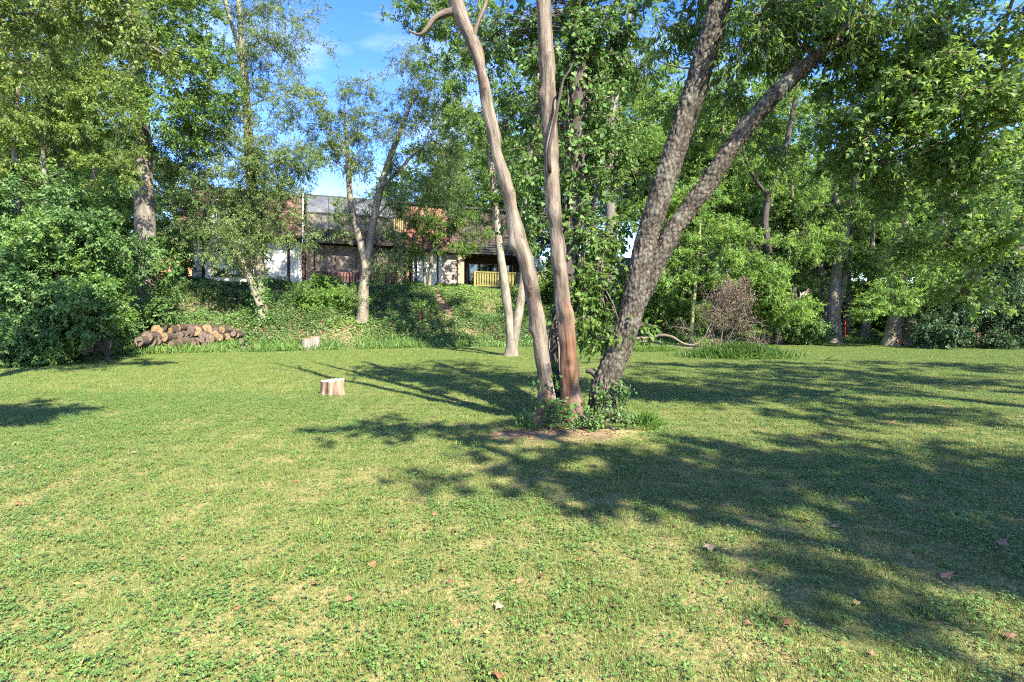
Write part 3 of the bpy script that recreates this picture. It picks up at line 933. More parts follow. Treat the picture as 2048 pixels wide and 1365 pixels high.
for k in range(12):
    b = Buf(); w = -.3 + k * .22
    b.hexa([(21.02, -.055, w), (22.19, -.055, w), (22.19, -.022, w), (21.02, -.022, w)], [(21.02, -.035, w + .21), (22.19, -.035, w + .21), (22.19, -.022, w + .21), (21.02, -.022, w + .21)])
    b.build('siding_board', M['pale_siding'], house)
hpart('flat_roof', M['shingle_dark'], [(.2, 21.2, 1.56, 9, 5.25, 5.60)])
hpart('parapet_cap', M['dark_metal'], [(.2, 21.2, .72, 1.55, 5.62, 5.76)])

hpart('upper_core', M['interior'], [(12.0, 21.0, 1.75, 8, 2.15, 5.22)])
hpart('fascia', M['timber'], [(15.01, 16.05, -.42, .4, 2.33, 2.97)])
hpart('corner_board', M['board'], [(5.87, 6.07, -.03, .3, -.6, 2.55)])

# things standing by the house
def hw(u, v, w=0):
    return (-18.3 + u * math.cos(HA) - v * math.sin(HA), 30 + u * math.sin(HA) + v * math.cos(HA), 3.4 + w)
M['green_metal'] = noise_mat('green_metal', [(.3, (.022, .045, .032)), (.7, (.05, .085, .062))], 4, rough=.55, bump=0)
M['grey_metal'] = noise_mat('grey_metal', [(.3, (.20, .21, .22)), (.7, (.32, .33, .34))], 4, rough=.5, bump=0)
def cabinet(name, label, cat, loc, w, d, h, mat, ribs):
    r = thing(name, label, cat, loc, HA)
    b = Buf(); b.box(-w / 2, w / 2, -d / 2, d / 2, 0, h); b.build('casing', mat, r)
    for k in range(ribs):
        z = h * (k + .6) / (ribs + .2)
        b = Buf(); b.box(-w / 2 - .015, w / 2 + .015, -d / 2 - .02, d / 2 + .02, z - .018, z + .018); b.build('rib', mat, r)
    b = Buf(); b.box(-w / 2 - .03, w / 2 + .03, -d / 2 - .03, d / 2 + .03, h + .002, h + .04); b.build('lid', mat, r)
    return r
cabinet('utility_box', 'dark green ribbed metal box beside the house corner', 'utility box', (*hw(-.55, -.9)[:2], 3.32), 1.0, .6, .50, M['green_metal'], 4)
cabinet('air_conditioner', 'grey air conditioning unit against the white house wall', 'air conditioner', (*hw(4.75, -.55)[:2], 3.32), .62, .5, .52, M['grey_metal'], 5)

# houses beyond
M['terracotta'] = shingle_mat('terracotta', [(.3, (.30, .115, .06)), (.6, (.42, .18, .10)), (.8, (.50, .25, .15))])
def far_house(label, cx, cy, z, w, d, h, rh, rz, wall, roof, wins):
    r = thing('distant_house', label, 'house', (cx, cy, z), rz)
    b = Buf(); b.box(-w / 2, w / 2, -d / 2, d / 2, -1, h); b.build('wall', wall, r)
    b = Buf(); e = .5
    b.add([(-w / 2 - e, -d / 2 - e, h + .01), (w / 2 + e, -d / 2 - e, h + .01), (w / 2 + e, d / 2 + e, h + .01), (-w / 2 - e, d / 2 + e, h + .01), (-w / 2 - e, 0, h + rh), (w / 2 + e, 0, h + rh)],
          [(0, 1, 5, 4), (2, 3, 4, 5), (0, 3, 2, 1)])
    b.add([(-w / 2 - e, -d / 2 - e, h + .01), (-w / 2 - e, 0, h + rh), (-w / 2 - e, d / 2 + e, h + .01), (w / 2 + e, -d / 2 - e, h + .01), (w / 2 + e, 0, h + rh), (w / 2 + e, d / 2 + e, h + .01)], [(0, 1, 2), (3, 5, 4)])
    b.build('roof', roof, r)
    for (u, z0, ww, hh) in wins:
        f = Buf(); f.box(u - ww / 2, u + ww / 2, -d / 2 - .05, -d / 2 + .05, z0, z0 + hh)
        fo = f.build('window', M['white_paint'], r)
        f = Buf(); f.box(u - ww / 2 + .07, u + ww / 2 - .07, -d / 2 - .06, -d / 2 - .052, z0 + .07, z0 + hh - .07)
        f.build('pane', M['glass'], fo)
    return r
far_house('small house with orange tiled roof seen past the big house corner', P(330, 540, 44)[0], 44, 3.3, 9, 6, 1.35, 1.6, .25, M['stucco'], M['terracotta'], [(-2, .3, .9, .8), (1.5, .3, .9, .8)])
far_house('pale grey house hidden behind the trees above the fallen branch', P(1470, 560, 52)[0], 52, 3.1, 17, 8, 3.4, 2.4, -.1, M['pale_siding'], M['shingle_dark'], [(-6, 1, 1.2, 1.3), (-2, 1, 1.2, 1.3), (3, 1, 1.2, 1.3), (6.5, 1, 1.2, 1.3)])
far_house('low house with dark roof seen between the tree stems', P(1195, 540, 47)[0], 47, 3.3, 8, 6, 2.0, 1.5, .3, M['pale_siding'], M['shingle_dark'], [(-1.5, .6, 1, 1)])
# plank fence deep in the right-hand trees
pf = thing('plank_fence', 'weathered plank fence deep among the trees on the right', 'fence', (P(1600, 600, 39)[0], 39, 2.3), -.12)
bm = Buf(); bm.box(0, .30, -.015, .015, 0, 1.25); bme = bm.mesh('plank', M['siding'])
for k in range(22):
    part_of(pf, 'plank', bme, (k * .33, rs.uniform(-.01, .01), rs.uniform(-.03, .03)))
b = Buf(); b.box(0, 7.3, .02, .08, .25, .34); b.box(0, 7.3, .02, .08, .95, 1.04); b.build('rail', M['siding'], pf)
# lantern post at the far left
lp = thing('lamp_post', 'small dark lamp post with white lantern in the shrubs', 'lamp post', (*P(178, 545, 25)[:2], tz(P(178, 545, 25)[0], 25.0)))
zt = P(178, 497, 25)[2] - lp.location.z
b = Buf(); b.tube([(0, 0, -.2), (0, 0, zt - .2)], [.045, .035], 8); b.build('pole', M['dark_metal'], lp)
b = Buf(); b.tube([(0, 0, zt - .2), (0, 0, zt + .12)], [.09, .13], 6); b.build('lantern', M['white_paint'], lp)
b = Buf(); b.tube([(0, 0, zt + .122), (0, 0, zt + .24)], [.18, .03], 6); b.build('cap', M['dark_metal'], lp)
# ------------------------------------------------------------------ the many-stemmed tree in front
def fine_stem(pix, Y, mode, seed, sides=44, step=.04, burls=(), flare=.0, mid=None, butt=None):
    """detailed trunk mesh relative to `mid`"""
    st = stem_pts(pix, Y) if not isinstance(pix, np.ndarray) else pix
    ln = np.linalg.norm(np.diff(st[:, :3], axis=0), axis=1).sum()
    s = spline(st, int(ln / step))
    q = np.arange(len(s)); s = s[(s[:, 2] < 7.4) | (q % 4 == 0) | (q == len(s) - 1)]     # finer where it can be seen close
    b = Buf()
    pts = s[:, :3] - mid
    b.tube(pts, s[:, 3], sides)
    v = b.v[-1].astype(float)
    bk = b.bk[-1].astype(float) + np.array((0, 0, seed * 9.0))
    cen = np.repeat(pts, sides, 0)
    r = np.repeat(s[:, 3], sides)
    hgt = np.repeat(np.r_[0, np.cumsum(np.linalg.norm(np.diff(pts, axis=0), axis=1))], sides)
    rad = unit(v - cen)
    disp = (fbm(bk * np.array((4, 4, 1.3)), 3, seed) - .5) * r * .35
    if mode == 'plate':
        w = bk * np.array((29, 29, 12.0))
        w = w + (fbm(bk * np.array((9, 9, 6.0)), 2, 8)[:, None] - .5) * 1.2
        f1, f2, cid = worley(w, seed)
        edge = np.clip((f2 - f1) * 3.2, 0, 1)
        disp += (edge - .5) * .017 + (cid - .5) * .014
        var = edge * .75 + cid * .25
    elif mode == 'ridge':
        w = bk * np.array((20, 20, 3.5))
        f1, f2, cid = worley(w + (fbm(bk * 6, 2, 8)[:, None] - .5) * 1.5, seed)
        edge = np.clip((f2 - f1) * 2.5, 0, 1)
        disp += (edge - .5) * .03
        var = edge
    else:
        disp += (fbm(bk * np.array((14, 14, 1.2)), 3, seed + 4) - .5) * .035
        var = np.full(len(v), .5)
        disp += (fbm(bk * np.array((5, 5, 4.0)), 3, seed + 9) - .5) * .05
    for (h, ang, rr, amp) in burls:
        bd = np.array((math.cos(ang), math.sin(ang), 0))
        d2 = ((hgt - h) / rr) ** 2 + (np.arccos(np.clip(rad @ bd, -1, 1)) * r / rr) ** 2
        disp += amp * np.exp(-d2 * 2.2)
        if amp < 0 or mode == 'dead' and rr < .09:
            var = var * (1 - .85 * np.exp(-d2 * (4.0 if amp < 0 else 9.0)))
    if flare:
        th = np.arctan2(rad[:, 1], rad[:, 0])
        disp += flare * np.exp(-hgt / .28) * (.45 + .55 * np.cos(th * 3 + seed) ** 2)
    b.v[-1] = (v + rad * disp[:, None]).astype(np.float32)
    # var per face
    n = len(s)
    fv = var.reshape(n, sides)[:-1].ravel()
    b.var[0] = fv.astype(np.float32)
    return b, s

YM = 7.5
mid = np.array((P(1150, 845, YM)[0], YM, 0.0))
main = thing('multi_stem_tree', 'big tree with four stems rising from one ivied foot', 'tree', mid)
stemL = stem_pts([(1086, 868, 50, 7.35), (1092, 805, 40, 7.4), (1092, 762, 33), (1082, 690, 33), (1074, 634, 33), (1064, 575, 32), (1051, 520, 32), (1036, 474, 32), (1027, 430, 27),
                  (1012, 366, 27), (995, 310, 25), (985, 260, 26), (977, 225, 26), (966, 160, 26), (951, 99, 27), (928, 49, 28), (910, 0, 28), (892, -90, 27), (884, -220, 25),
                  (868, -340, 21), (840, -470, 15), (822, -600, 8), (800, -700, 4)], YM)
stemL[:, 3] *= .94
bL, sL = fine_stem(stemL, YM, 'dead', 2, burls=[(2.75, math.pi * 1.05, .14, .07), (1.5, math.pi, .10, .03), (4.3, .3, .2, .03), (.95, -1.2, .08, .03), (2.05, -1.9, .07, .028), (3.45, -1.0, .085, .03), (4.95, -1.7, .07, .025), (1.95, -.7, .25, -.025)], flare=.05, mid=mid)
o = bL.build('stem', M['dead_left'], main); o['label'] = 'barkless grey stem curving left'
stemM = stem_pts([(1150, 880, 62, 7.25), (1143, 830, 48, 7.28), (1141, 783, 42, 7.3), (1139, 740, 39, 7.3), (1135, 674, 38, 7.3), (1126, 608, 34, 7.3), (1119, 540, 33, 7.3), (1114, 476, 33, 7.3),
                  (1106, 400, 33, 7.3), (1101, 300, 33, 7.3), (1097, 231, 33, 7.3), (1095, 150, 33, 7.3), (1087, 0, 33, 7.3), (1078, -140, 32, 7.3), (1070, -300, 28, 7.3),
                  (1050, -460, 22, 7.3), (1040, -640, 14, 7.3), (1020, -780, 7, 7.3)], 7.3)
stemM[:, 3] *= .94
bM, sM = fine_stem(stemM, YM, 'dead', 5, burls=[(3.15, -1.6, .2, .035), (1.75, -1.2, .16, .03), (4.5, -.8, .10, .035), (4.8, math.pi, .08, .03), (.72, -1.45, .20, -.075), (1.05, -1.9, .12, -.03), (2.35, -1.75, .08, .03), (3.7, -2.2, .07, .03), (5.3, -1.3, .08, .03), (2.9, -.6, .3, -.02), (4.0, -1.5, .14, .03)], flare=.06, mid=mid)
o = bM.build('stem', M['dead_mid'], main); o['label'] = 'upright barkless stem, rusty brown near the foot'
stemR = stem_pts([(1216, 870, 74, 7.45), (1205, 812, 56), (1214, 762, 50), (1240, 697, 46), (1260, 636, 45), (1274, 570, 45), (1287, 505, 44), (1303, 450, 44), (1330, 363, 44), (1356, 280, 43),
                  (1385, 195, 43), (1412, 105, 43), (1440, 0, 44), (1468, -130, 42), (1505, -300, 36), (1530, -500, 26), (1570, -700, 14), (1590, -850, 5)], YM)
bR, sR = fine_stem(stemR, YM, 'plate', 3, sides=76, step=.02, flare=.07, mid=mid)
o = bR.build('stem', M['bark_plate'], main); o['label'] = 'leaning stem with dark plated bark'
stemR2 = stem_pts([(1262, 640, 20), (1284, 588, 36), (1300, 550, 38), (1322, 508, 38), (1348, 458, 38), (1380, 415, 36), (1418, 363, 36, 7.45), (1480, 272, 34, 7.35), (1535, 205, 32, 7.25), (1590, 150, 30, 7.2),
                   (1640, 108, 25, 7.1), (1690, 55, 20, 7.0), (1740, -5, 18, 6.9), (1800, -90, 15, 6.8), (1900, -200, 10, 6.6), (1980, -260, 4, 6.5)], YM)
bR2, sR2 = fine_stem(stemR2, YM, 'plate', 6, sides=64, step=.02, burls=[(1.72, -.3, .10, .05)], mid=mid)
o = bR2.build('stem', M['bark_plate'], main); o['label'] = 'plated limb forking off far to the right'
stemB = stem_pts([(1118, 860, 60, 7.75), (1114, 780, 46, 7.8), (1120, 680, 40, 7.9), (1134, 560, 38, 8.0), (1147, 428, 38, 8.0), (1151, 297, 40, 8.0), (1153, 150, 36, 8.0), (1156, 0, 32, 8.0),
                  (1165, -150, 28, 8.0), (1170, -320, 20, 8.0), (1190, -480, 12, 8.0), (1200, -620, 5, 8.0)], 8)
bB, sB = fine_stem(stemB, 8, 'ridge', 4, sides=48, flare=.05, mid=mid)
o = bB.build('stem', M['bark_dark'], main); o['label'] = 'dark stem wrapped in vines'
# small side branches of the bare stems
def side_branch(pix, Y, mat, parent=main, base=mid, name='side_branch', sides=9):
    st = stem_pts(pix, Y); s = spline(st, max(10, int(np.linalg.norm(np.diff(st[:, :3], axis=0), axis=1).sum() / .06)))
    b = Buf(); b.tube(s[:, :3] - base, s[:, 3], sides)
    v = b.v[-1]; cen = np.repeat(s[:, :3] - base, sides, 0)
    nz = fbm(v * 9.0, 2, 3) - .5
    b.v[-1] = (cen + (v - cen) * (1 + .5 * nz[:, None])).astype(np.float32)
    return b.build(name, mat, parent), s
side_branch([(905, 24, 16), (888, 27, 14), (868, 38, 12), (852, 60, 9), (838, 70, 6), (815, 60, 3)], 7.45, M['dead_limb_bare'])
side_branch([(947, 72, 10), (955, 48, 8), (968, 18, 8), (978, -10, 7), (1000, -80, 6), (1010, -200, 4), (1040, -260, 2)], 7.45, M['dead_limb_bare'])
side_branch([(886, -200, 16), (860, -260, 12), (810, -300, 9), (760, -370, 6), (720, -400, 2)], 7.5, M['dead_limb_bare'])
side_branch([(868, -340, 16), (880, -430, 12), (900, -520, 8), (895, -620, 3)], 7.5, M['dead_limb_bare'])
side_branch([(1101, 350, 3, 7.28), (1099, 338, 8, 7.12), (1098, 300, 7), (1106, 258, 7), (1118, 200, 6), (1127, 160, 5), (1140, 140, 4), (1146, 125, 2)], 7.05, M['bark_dark'])
side_branch([(1072, -280, 16), (1100, -380, 12), (1150, -470, 8), (1170, -560, 3)], 7.3, M['dead_limb_bare'])
side_branch([(1195, 812, 12), (1200, 770, 11), (1185, 745, 10), (1172, 742, 9)], 7.55, M['bark_dark'], name='broken_stub')
side_branch([(1588, 150, 9), (1592, 110, 7), (1590, 60, 6), (1600, 0, 4), (1605, -60, 2)], 7.2, M['bark_plate'])
side_branch([(1380, 200, 7), (1450, 150, 5), (1500, 90, 4), (1520, 30, 2)], 7.5, M['bark_plate'])

# roots
for k, (a, L_) in enumerate(((-2.5, .75), (-1.9, .6), (-1.2, .55), (-.5, .7), (2.6, .6))):
    c0 = np.array((0.10 * math.cos(a), .1 * math.sin(a) - .08, .22))
    q = [c0 + np.array((math.cos(a + .12 * j * (-1) ** k) * L_ * j / 4, math.sin(a + .12 * j * (-1) ** k) * L_ * j / 4 * .8, 0)) for j in range(5)]
    pts = []
    for j, p_ in enumerate(q):
        z = tz(p_[0] + mid[0], p_[1] + mid[1])
        pts.append((p_[0], p_[1], z + (.12, .06, .03, .012, -.03)[j], (.07, .055, .04, .028, .015)[j]))
    s = spline(np.array(pts), 24)
    b = Buf(); b.tube(s[:, :3], s[:, 3] * (1 + .2 * RNG.normal(size=24)), 9); b.build('root', M['bark_dark'], main)

# living crown of the plated stem: drooping narrow leaves
rng = np.random.default_rng(31)
blobs = pix_blobs([(1500, 60, 7.6, 90, 100, .8, 26), (1600, 30, 7.2, 120, 80, .8, 26), (1380, 30, 8.2, 90, 70, .7, 16), (1290, 70, 8.4, 80, 90, .7, 14), (1540, -120, 7.4, 200, 130, 1.5, 60),
                   (1700, -60, 6.8, 140, 120, 1.2, 40), (1480, -360, 7.4, 260, 170, 2.0, 70), (1620, -620, 7.4, 240, 160, 2.0, 50), (1690, 90, 7.0, 90, 60, .6, 18), (1440, 190, 8.4, 60, 90, .6, 12),
                   (1340, 250, 8.6, 50, 70, .5, 9), (1530, 290, 8.2, 60, 60, .5, 10), (1800, -260, 6.6, 160, 120, 1.2, 36), (1560, 110, 7.8, 60, 40, .5, 9)])
cen, out = blob_points(rng, blobs)
S = np.vstack([sR[::4], sR2[::4]])
bb = Buf(); cb = Buf()
for idx in rng.permutation(len(cen)):
    c = cen[idx]
    d = np.linalg.norm(S[:, :3] - c, axis=1)
    k = np.argmin(d + np.maximum(0, .3 * d - (c[2] - S[:, 2])) * .6)
    path = dist_branch(S[k, :3], c, rng)
    rr = np.linspace(min(S[k, 3] * .6, .006 + .008 * d[k]), .004, len(path))
    bb.tube(path - mid, rr, 5, cap=False)
    S = np.vstack([S, np.column_stack([path[2:], rr[2:]])])
cluster_leaves(cb, rng, cen - mid, .36 * rng.uniform(.7, 1.3, len(cen)), 6, 11, .105, .30, T_OVAL, droop=.75, up=.6, flat=.7, out=out, twig=bb)
bb.build('branches', M['twig'], main)
o = cb.build('crown', M['leaf_near'], main); o['kind'] = 'stuff'

# ivy and vines climbing the dark stem, spreading round it
def ivy_on(name, label, stems, n, off, L, mat, seed, blobs=None, stemlets=0, shape=T_IVY, cr=.26, ntw=5, nlf=9, h0=0, h1=99):
    rng = np.random.default_rng(seed)
    base = stems[0][0, :3]
    r = thing(name, label, 'vine', base)
    b = Buf(); tb = Buf()
    for s in stems:
        s = s[(s[:, 2] > h0) & (s[:, 2] < h1)]
        i = rng.integers(1, len(s) - 1, n)
        t = unit(s[i + 1, :3] - s[i - 1, :3])
        d = rand_dir(rng, n)
        d = unit(d - t * (d * t).sum(1)[:, None])
        keep = vnoise(s[i, :3] * 3 + d * .8, seed) > .38
        i, d = i[keep], d[keep]
        pos = s[i, :3] - base + d * (s[i, 3] + np.abs(rng.normal(size=len(i))) * off)[:, None]
        nr = d + rand_dir(rng, len(i)) * .5 + np.array((0, 0, .5))
        dr = rand_dir(rng, len(i)) * .7 + d * .3 + np.array((0, 0, -.8))
        put_leaves(b, rng, pos, dr, nr, L * rng.uniform(.6, 1.25, len(i)), .9, shape, var=np.clip(rng.random(len(i)) * .8 + .1, 0, 1))
        for q in range(stemlets):
            a0 = rng.uniform(0, 6.28); k = np.linspace(0, len(s) - 1, 30).astype(int)
            a = a0 + np.cumsum(rng.normal(size=30) * .25)
            pp = s[k, :3] - base + np.stack([np.cos(a), np.sin(a), 0 * a], 1) * (s[k, 3] + .015)[:, None]
            tb.tube(pp, np.linspace(.016, .006, 30), 5)
    if blobs:
        cen, out = blob_points(rng, blobs)
        S = np.vstack([s[::3] for s in stems])
        for c in cen:
            k = np.argmin(np.linalg.norm(S[:, :3] - c, axis=1))
            path = dist_branch(S[k, :3], c, rng)
            tb.tube(path - base, np.linspace(.010, .003, len(path)), 4, cap=False)
        cluster_leaves(b, rng, cen - base, cr * rng.uniform(.7, 1.3, len(cen)), ntw, nlf, L, .62, T_OVAL, droop=.55, up=.7, out=out, twig=tb)
    if tb.v:
        tb.build('vine_stem', M['twig'], r)
    o = b.build('foliage', mat, r); o['kind'] = 'stuff'
    return r
ivy_on('ivy_vine', 'leafy vine wrapping the dark rear stem of the big tree', [sB], 1700, .05, .085, M['ivy'], 41,
       pix_blobs([(1160, 60, 8.0, 95, 120, .5, 46), (1200, 200, 8.1, 90, 90, .5, 34), (1110, 180, 8.3, 110, 110, .4, 28), (1230, 90, 8.2, 70, 90, .5, 22), (1060, 60, 8.5, 90, 90, .4, 22), (1000, 70, 8.6, 90, 60, .4, 14),
                  (1170, 330, 8.0, 70, 80, .4, 22), (1060, 300, 8.4, 60, 90, .3, 16), (1240, 330, 8.3, 60, 70, .4, 16), (1190, 450, 8.0, 60, 60, .35, 18), (1060, 440, 8.3, 40, 60, .3, 9),
                  (1190, -120, 8.0, 160, 110, .7, 40), (1010, 180, 8.6, 50, 80, .3, 9), (1160, -300, 8, 150, 110, .7, 30)]), stemlets=3)
ivy_on('sapling', 'leafy saplings with thin green stems between the big stems', [stem_pts([(1200, 830, 7), (1196, 740, 6), (1205, 660, 5), (1200, 560, 4), (1195, 480, 2)], 7.75), stem_pts([(1188, 820, 6), (1180, 740, 5), (1186, 650, 4), (1170, 560, 2)], 7.75)], 40, .05, .09, M['leaf_near'], 43,
       pix_blobs([(1200, 620, 7.75, 60, 50, .3, 15), (1225, 560, 7.8, 60, 60, .3, 18), (1180, 540, 7.9, 50, 70, .25, 16), (1215, 690, 7.7, 40, 20, .25, 4), (1180, 470, 8, 40, 40, .25, 9), (1250, 640, 7.55, 30, 40, .2, 7), (1170, 620, 7.8, 30, 60, .2, 8)]), cr=.24, ntw=5, nlf=8)
# ivy low round the foot
foot = [stem_pts([(1092, 872, 60, 7.3), (1092, 740, 40, 7.35)], 7.4), stem_pts([(1205, 880, 90, 7.35), (1212, 760, 56, 7.42)], 7.4), stem_pts([(1150, 885, 70, 7.15), (1140, 800, 46, 7.22)], 7.3)]
foot = [spline(s, 40) for s in foot]
ivy_on('ivy_clump', 'glossy dark ivy growing round the foot of the big tree', foot, 230, .04, .05, M['ivy'], 45,
       pix_blobs([(1108, 810, 7.15, 20, 45, .10, 9), (1120, 845, 7.1, 20, 16, .10, 4), (1180, 835, 7.05, 30, 26, .12, 10), (1228, 795, 7.25, 30, 45, .12, 11), (1215, 862, 7.05, 36, 12, .12, 6), (1160, 858, 7.05, 26, 10, .1, 4), (1250, 845, 7.1, 16, 22, .1, 4), (1050, 838, 7.1, 10, 14, .08, 3)]), cr=.13, ntw=5, nlf=8)

# ------------------------------------------------------------------ trees on the bank and round the lawn
def zs(px, Y):
    return tz((px - CX) / F * Y, Y) - .05
# forked young tree on the lawn behind the big tree
st1 = stem_pts([(1022, 716, 32, 20.4), (1024, 690, 22, 20.4), (1018, 640, 18, 20.4), (1008, 560, 16, 20.4), (996, 470, 15, 20.4), (988, 380, 14, 20.4), (976, 270, 12, 20.4), (968, 160, 10, 20.4), (960, 40, 8, 20.4), (955, -80, 5, 20.4)], 20.4)
st2 = stem_pts([(1026, 694, 18, 20.4), (1033, 650, 18, 20.4), (1043, 590, 17, 20.4), (1048, 520, 15, 20.4), (1046, 440, 13, 20.4), (1056, 340, 11, 20.4), (1070, 230, 8, 20.4), (1080, 100, 5, 20.4)], 20.4)
make_tree('forked_tree', 'slender two-stemmed tree on the lawn behind the big tree', 'tree', [st1, st2],
          pix_blobs([(960, 60, 20.4, 95, 95, 2, 70), (900, 130, 20.6, 60, 70, 1.4, 26), (980, 250, 20.4, 60, 70, 1.3, 28), (920, 250, 20.6, 50, 60, 1.2, 16), (1010, 380, 20.6, 50, 50, 1.2, 14), (1080, 140, 20.6, 90, 120, 2, 56), (1060, 330, 20.4, 60, 90, 1.4, 34), (950, -120, 20.4, 160, 110, 3, 50), (1050, 470, 20.4, 30, 50, .6, 9), (850, 15, 20.6, 100, 45, 1.3, 38), (985, 420, 20.4, 22, 40, .6, 5)]),
          M['leaf_mid'], M['bark_tan'], L=.115, aspect=.55, crad=.55, ntw=7, nlf=26, seed=51, droop=.4)

# grey trunk at the left, ivy at its foot
stA = stem_pts([(298, 655, 48), (296, 600, 40), (292, 540, 36), (290, 450, 36), (287, 350, 33), (281, 220, 30), (273, 110, 26), (262, -40, 22), (250, -220, 16), (245, -420, 8)], 23.0)
stA[0, 2] = zs(298, 23.0)
tA = make_tree('tall_tree', 'tall tree with thick pale grey trunk left of the house', 'tree', [stA],
          pix_blobs([(330, 70, 22.5, 120, 120, 2.5, 70), (210, 120, 23, 120, 110, 2.5, 66), (280, -80, 23, 220, 120, 3.5, 90), (400, 150, 22.5, 80, 90, 2, 34), (190, 260, 22.6, 90, 80, 2, 36), (330, 230, 22, 80, 80, 1.6, 30)]),
          M['leaf_mid'], M['bark_grey'], L=.135, aspect=.6, crad=.75, ntw=9, nlf=30, seed=52, droop=.35, sides=20)
ivy_on('ivy_vine', 'ivy climbing the foot of the tall pale grey trunk', [spline(stem_pts([(296, 660, 56), (296, 590, 50), (310, 520, 30), (312, 470, 10)], 22.8), 50)], 2600, .12, .12, M['ivy'], 53,
       pix_blobs([(330, 560, 22.5, 30, 70, .5, 24), (325, 630, 22.3, 40, 40, .5, 20), (275, 640, 22.3, 30, 30, .5, 12)]), cr=.4, ntw=6, nlf=12)

# ivied tree in front of the white wall, long limbs to the left
stD = stem_pts([(523, 648, 28), (521, 600, 22), (519, 540, 20), (515, 480, 20), (508, 400, 19), (500, 320, 18), (494, 230, 16), (488, 140, 14), (480, 40, 11), (472, -60, 8), (468, -180, 4)], 25.0)
stD[0, 2] = zs(523, 25.0)
stD2 = stem_pts([(521, 612, 14), (508, 580, 14), (494, 545, 13), (480, 515, 12), (455, 490, 10), (420, 460, 9), (390, 438, 8), (365, 420, 7), (340, 398, 6), (318, 380, 3)], 24.7)
stD3 = stem_pts([(488, 140, 9), (470, 70, 8), (455, 20, 7), (440, -60, 3)], 25.0)
make_tree('ivied_tree', 'slim tree with bent limbs growing before the white house wall', 'tree', [stD, stD2, stD3],
          pix_blobs([(570, 70, 25, 90, 80, 2, 50), (500, 60, 25, 80, 80, 2, 36), (590, 190, 25, 60, 60, 1.5, 30), (520, 220, 25, 90, 70, 1.8, 36), (430, 260, 24.6, 90, 70, 1.8, 56), (560, 330, 24.6, 80, 60, 1.5, 50), (440, 360, 24.2, 95, 65, 1.6, 60), (510, 300, 24.4, 70, 50, 1.3, 26), (600, 330, 24.6, 45, 50, 1.1, 18), (350, 300, 24.2, 60, 60, 1.3, 20),
                     (470, 450, 24, 80, 45, 1.2, 26), (380, 430, 24.2, 50, 60, 1.1, 16), (460, 500, 23.8, 50, 30, .9, 18), (555, 430, 24.3, 55, 50, 1.0, 26), (500, 380, 24.2, 70, 50, 1.1, 24), (520, -80, 25, 170, 90, 3, 60), (370, 330, 24, 60, 60, 1.3, 20), (590, 400, 24.4, 30, 30, .8, 6), (610, 470, 24.3, 28, 16, .6, 4)]),
          M['leaf_olive'], M['bark_tan'], L=.10, aspect=.42, crad=.80, ntw=9, nlf=34, seed=54, droop=.45, sides=14, sparse=.03)
ivy_on('ivy_vine', 'ivy sleeve on the slim trunk before the white wall', [spline(stD[:5], 60)], 2300, .14, .11, M['ivy'], 55)

# V-forked tree right of it
stE = stem_pts([(724, 628, 26), (727, 580, 20), (732, 540, 18), (722, 490, 14), (708, 440, 13), (700, 390, 12), (697, 340, 10), (694, 290, 8), (690, 230, 4)], 26.5)
stE[0, 2] = zs(724, 26.5)
stE2 = stem_pts([(731, 548, 15), (738, 500, 15), (748, 440, 14), (758, 390, 15), (772, 340, 13), (788, 295, 11), (810, 240, 8), (830, 180, 4)], 26.5)
stE3 = stem_pts([(762, 375, 8), (800, 340, 7), (825, 310, 6), (845, 295, 3)], 26.3)
make_tree('forked_tree', 'tree with V-shaped pale fork in front of the screened porch', 'tree', [stE, stE2, stE3],
          pix_blobs([(850, 190, 26.5, 85, 75, 1.9, 74), (785, 260, 26.5, 70, 60, 1.6, 44), (675, 240, 26.5, 60, 60, 1.5, 46), (720, 180, 26.6, 40, 35, 1.0, 14), (630, 300, 26.3, 34, 36, .9, 12), (890, 280, 26.5, 80, 70, 1.8, 66), (720, 310, 26.5, 50, 50, 1.2, 26), (820, 390, 25.8, 50, 45, 1.0, 26), (900, 380, 26.2, 70, 60, 1.5, 40), (650, 300, 26.3, 30, 30, .8, 10), (770, 330, 26.2, 40, 40, 1, 14), (682, 455, 26.6, 22, 30, .6, 8), (785, 530, 26.4, 34, 34, .7, 14), (672, 420, 26.4, 28, 22, .6, 8), (785, 455, 26.5, 26, 40, .6, 10), (730, 410, 27.2, 26, 22, .5, 6),
                     (830, 120, 26.5, 40, 30, .9, 12), (700, 595, 26.0, 18, 16, .4, 4)]),
          M['leaf_olive'], M['bark_tan'], L=.10, aspect=.45, crad=.72, ntw=9, nlf=30, seed=56, droop=.4, sides=14)

# small flowering tree before the white wall of the far section
stF = stem_pts([(850, 590, 7), (849, 540, 6), (846, 480, 5), (850, 430, 4), (858, 380, 2)], 32.3)
stF[0, 2] = zs(850, 32.3)
stF2 = stem_pts([(858, 588, 8), (861, 540, 7), (866, 490, 6), (885, 430, 5), (900, 370, 2)], 32.3)
tF = make_tree('flowering_tree', 'small multi-stemmed tree before the sunlit white wall', 'tree', [stF, stF2],
          pix_blobs([(862, 455, 32, 55, 38, 1.2, 30), (920, 420, 32, 50, 45, 1.2, 34), (895, 360, 32, 60, 40, 1.3, 30), (945, 480, 31.8, 28, 30, .8, 10), (850, 500, 31.8, 40, 12, .7, 7), (830, 430, 32, 20, 20, .6, 6), (920, 500, 31.6, 22, 16, .6, 5)]),
          M['leaf_mid'], M['bark_tan'], L=.12, aspect=.5, crad=.6, ntw=8, nlf=30, seed=57)
rng = np.random.default_rng(58); b = Buf()
for (px, py) in ((902, 480), (905, 486)):
    p0 = P(px, py, 31.2) - np.array(tF.location)
    put_leaves(b, rng, p0 + rng.normal(size=(12, 3)) * .05, rand_dir(rng, 12), rand_dir(rng, 12), .05, .8, T_OVAL)
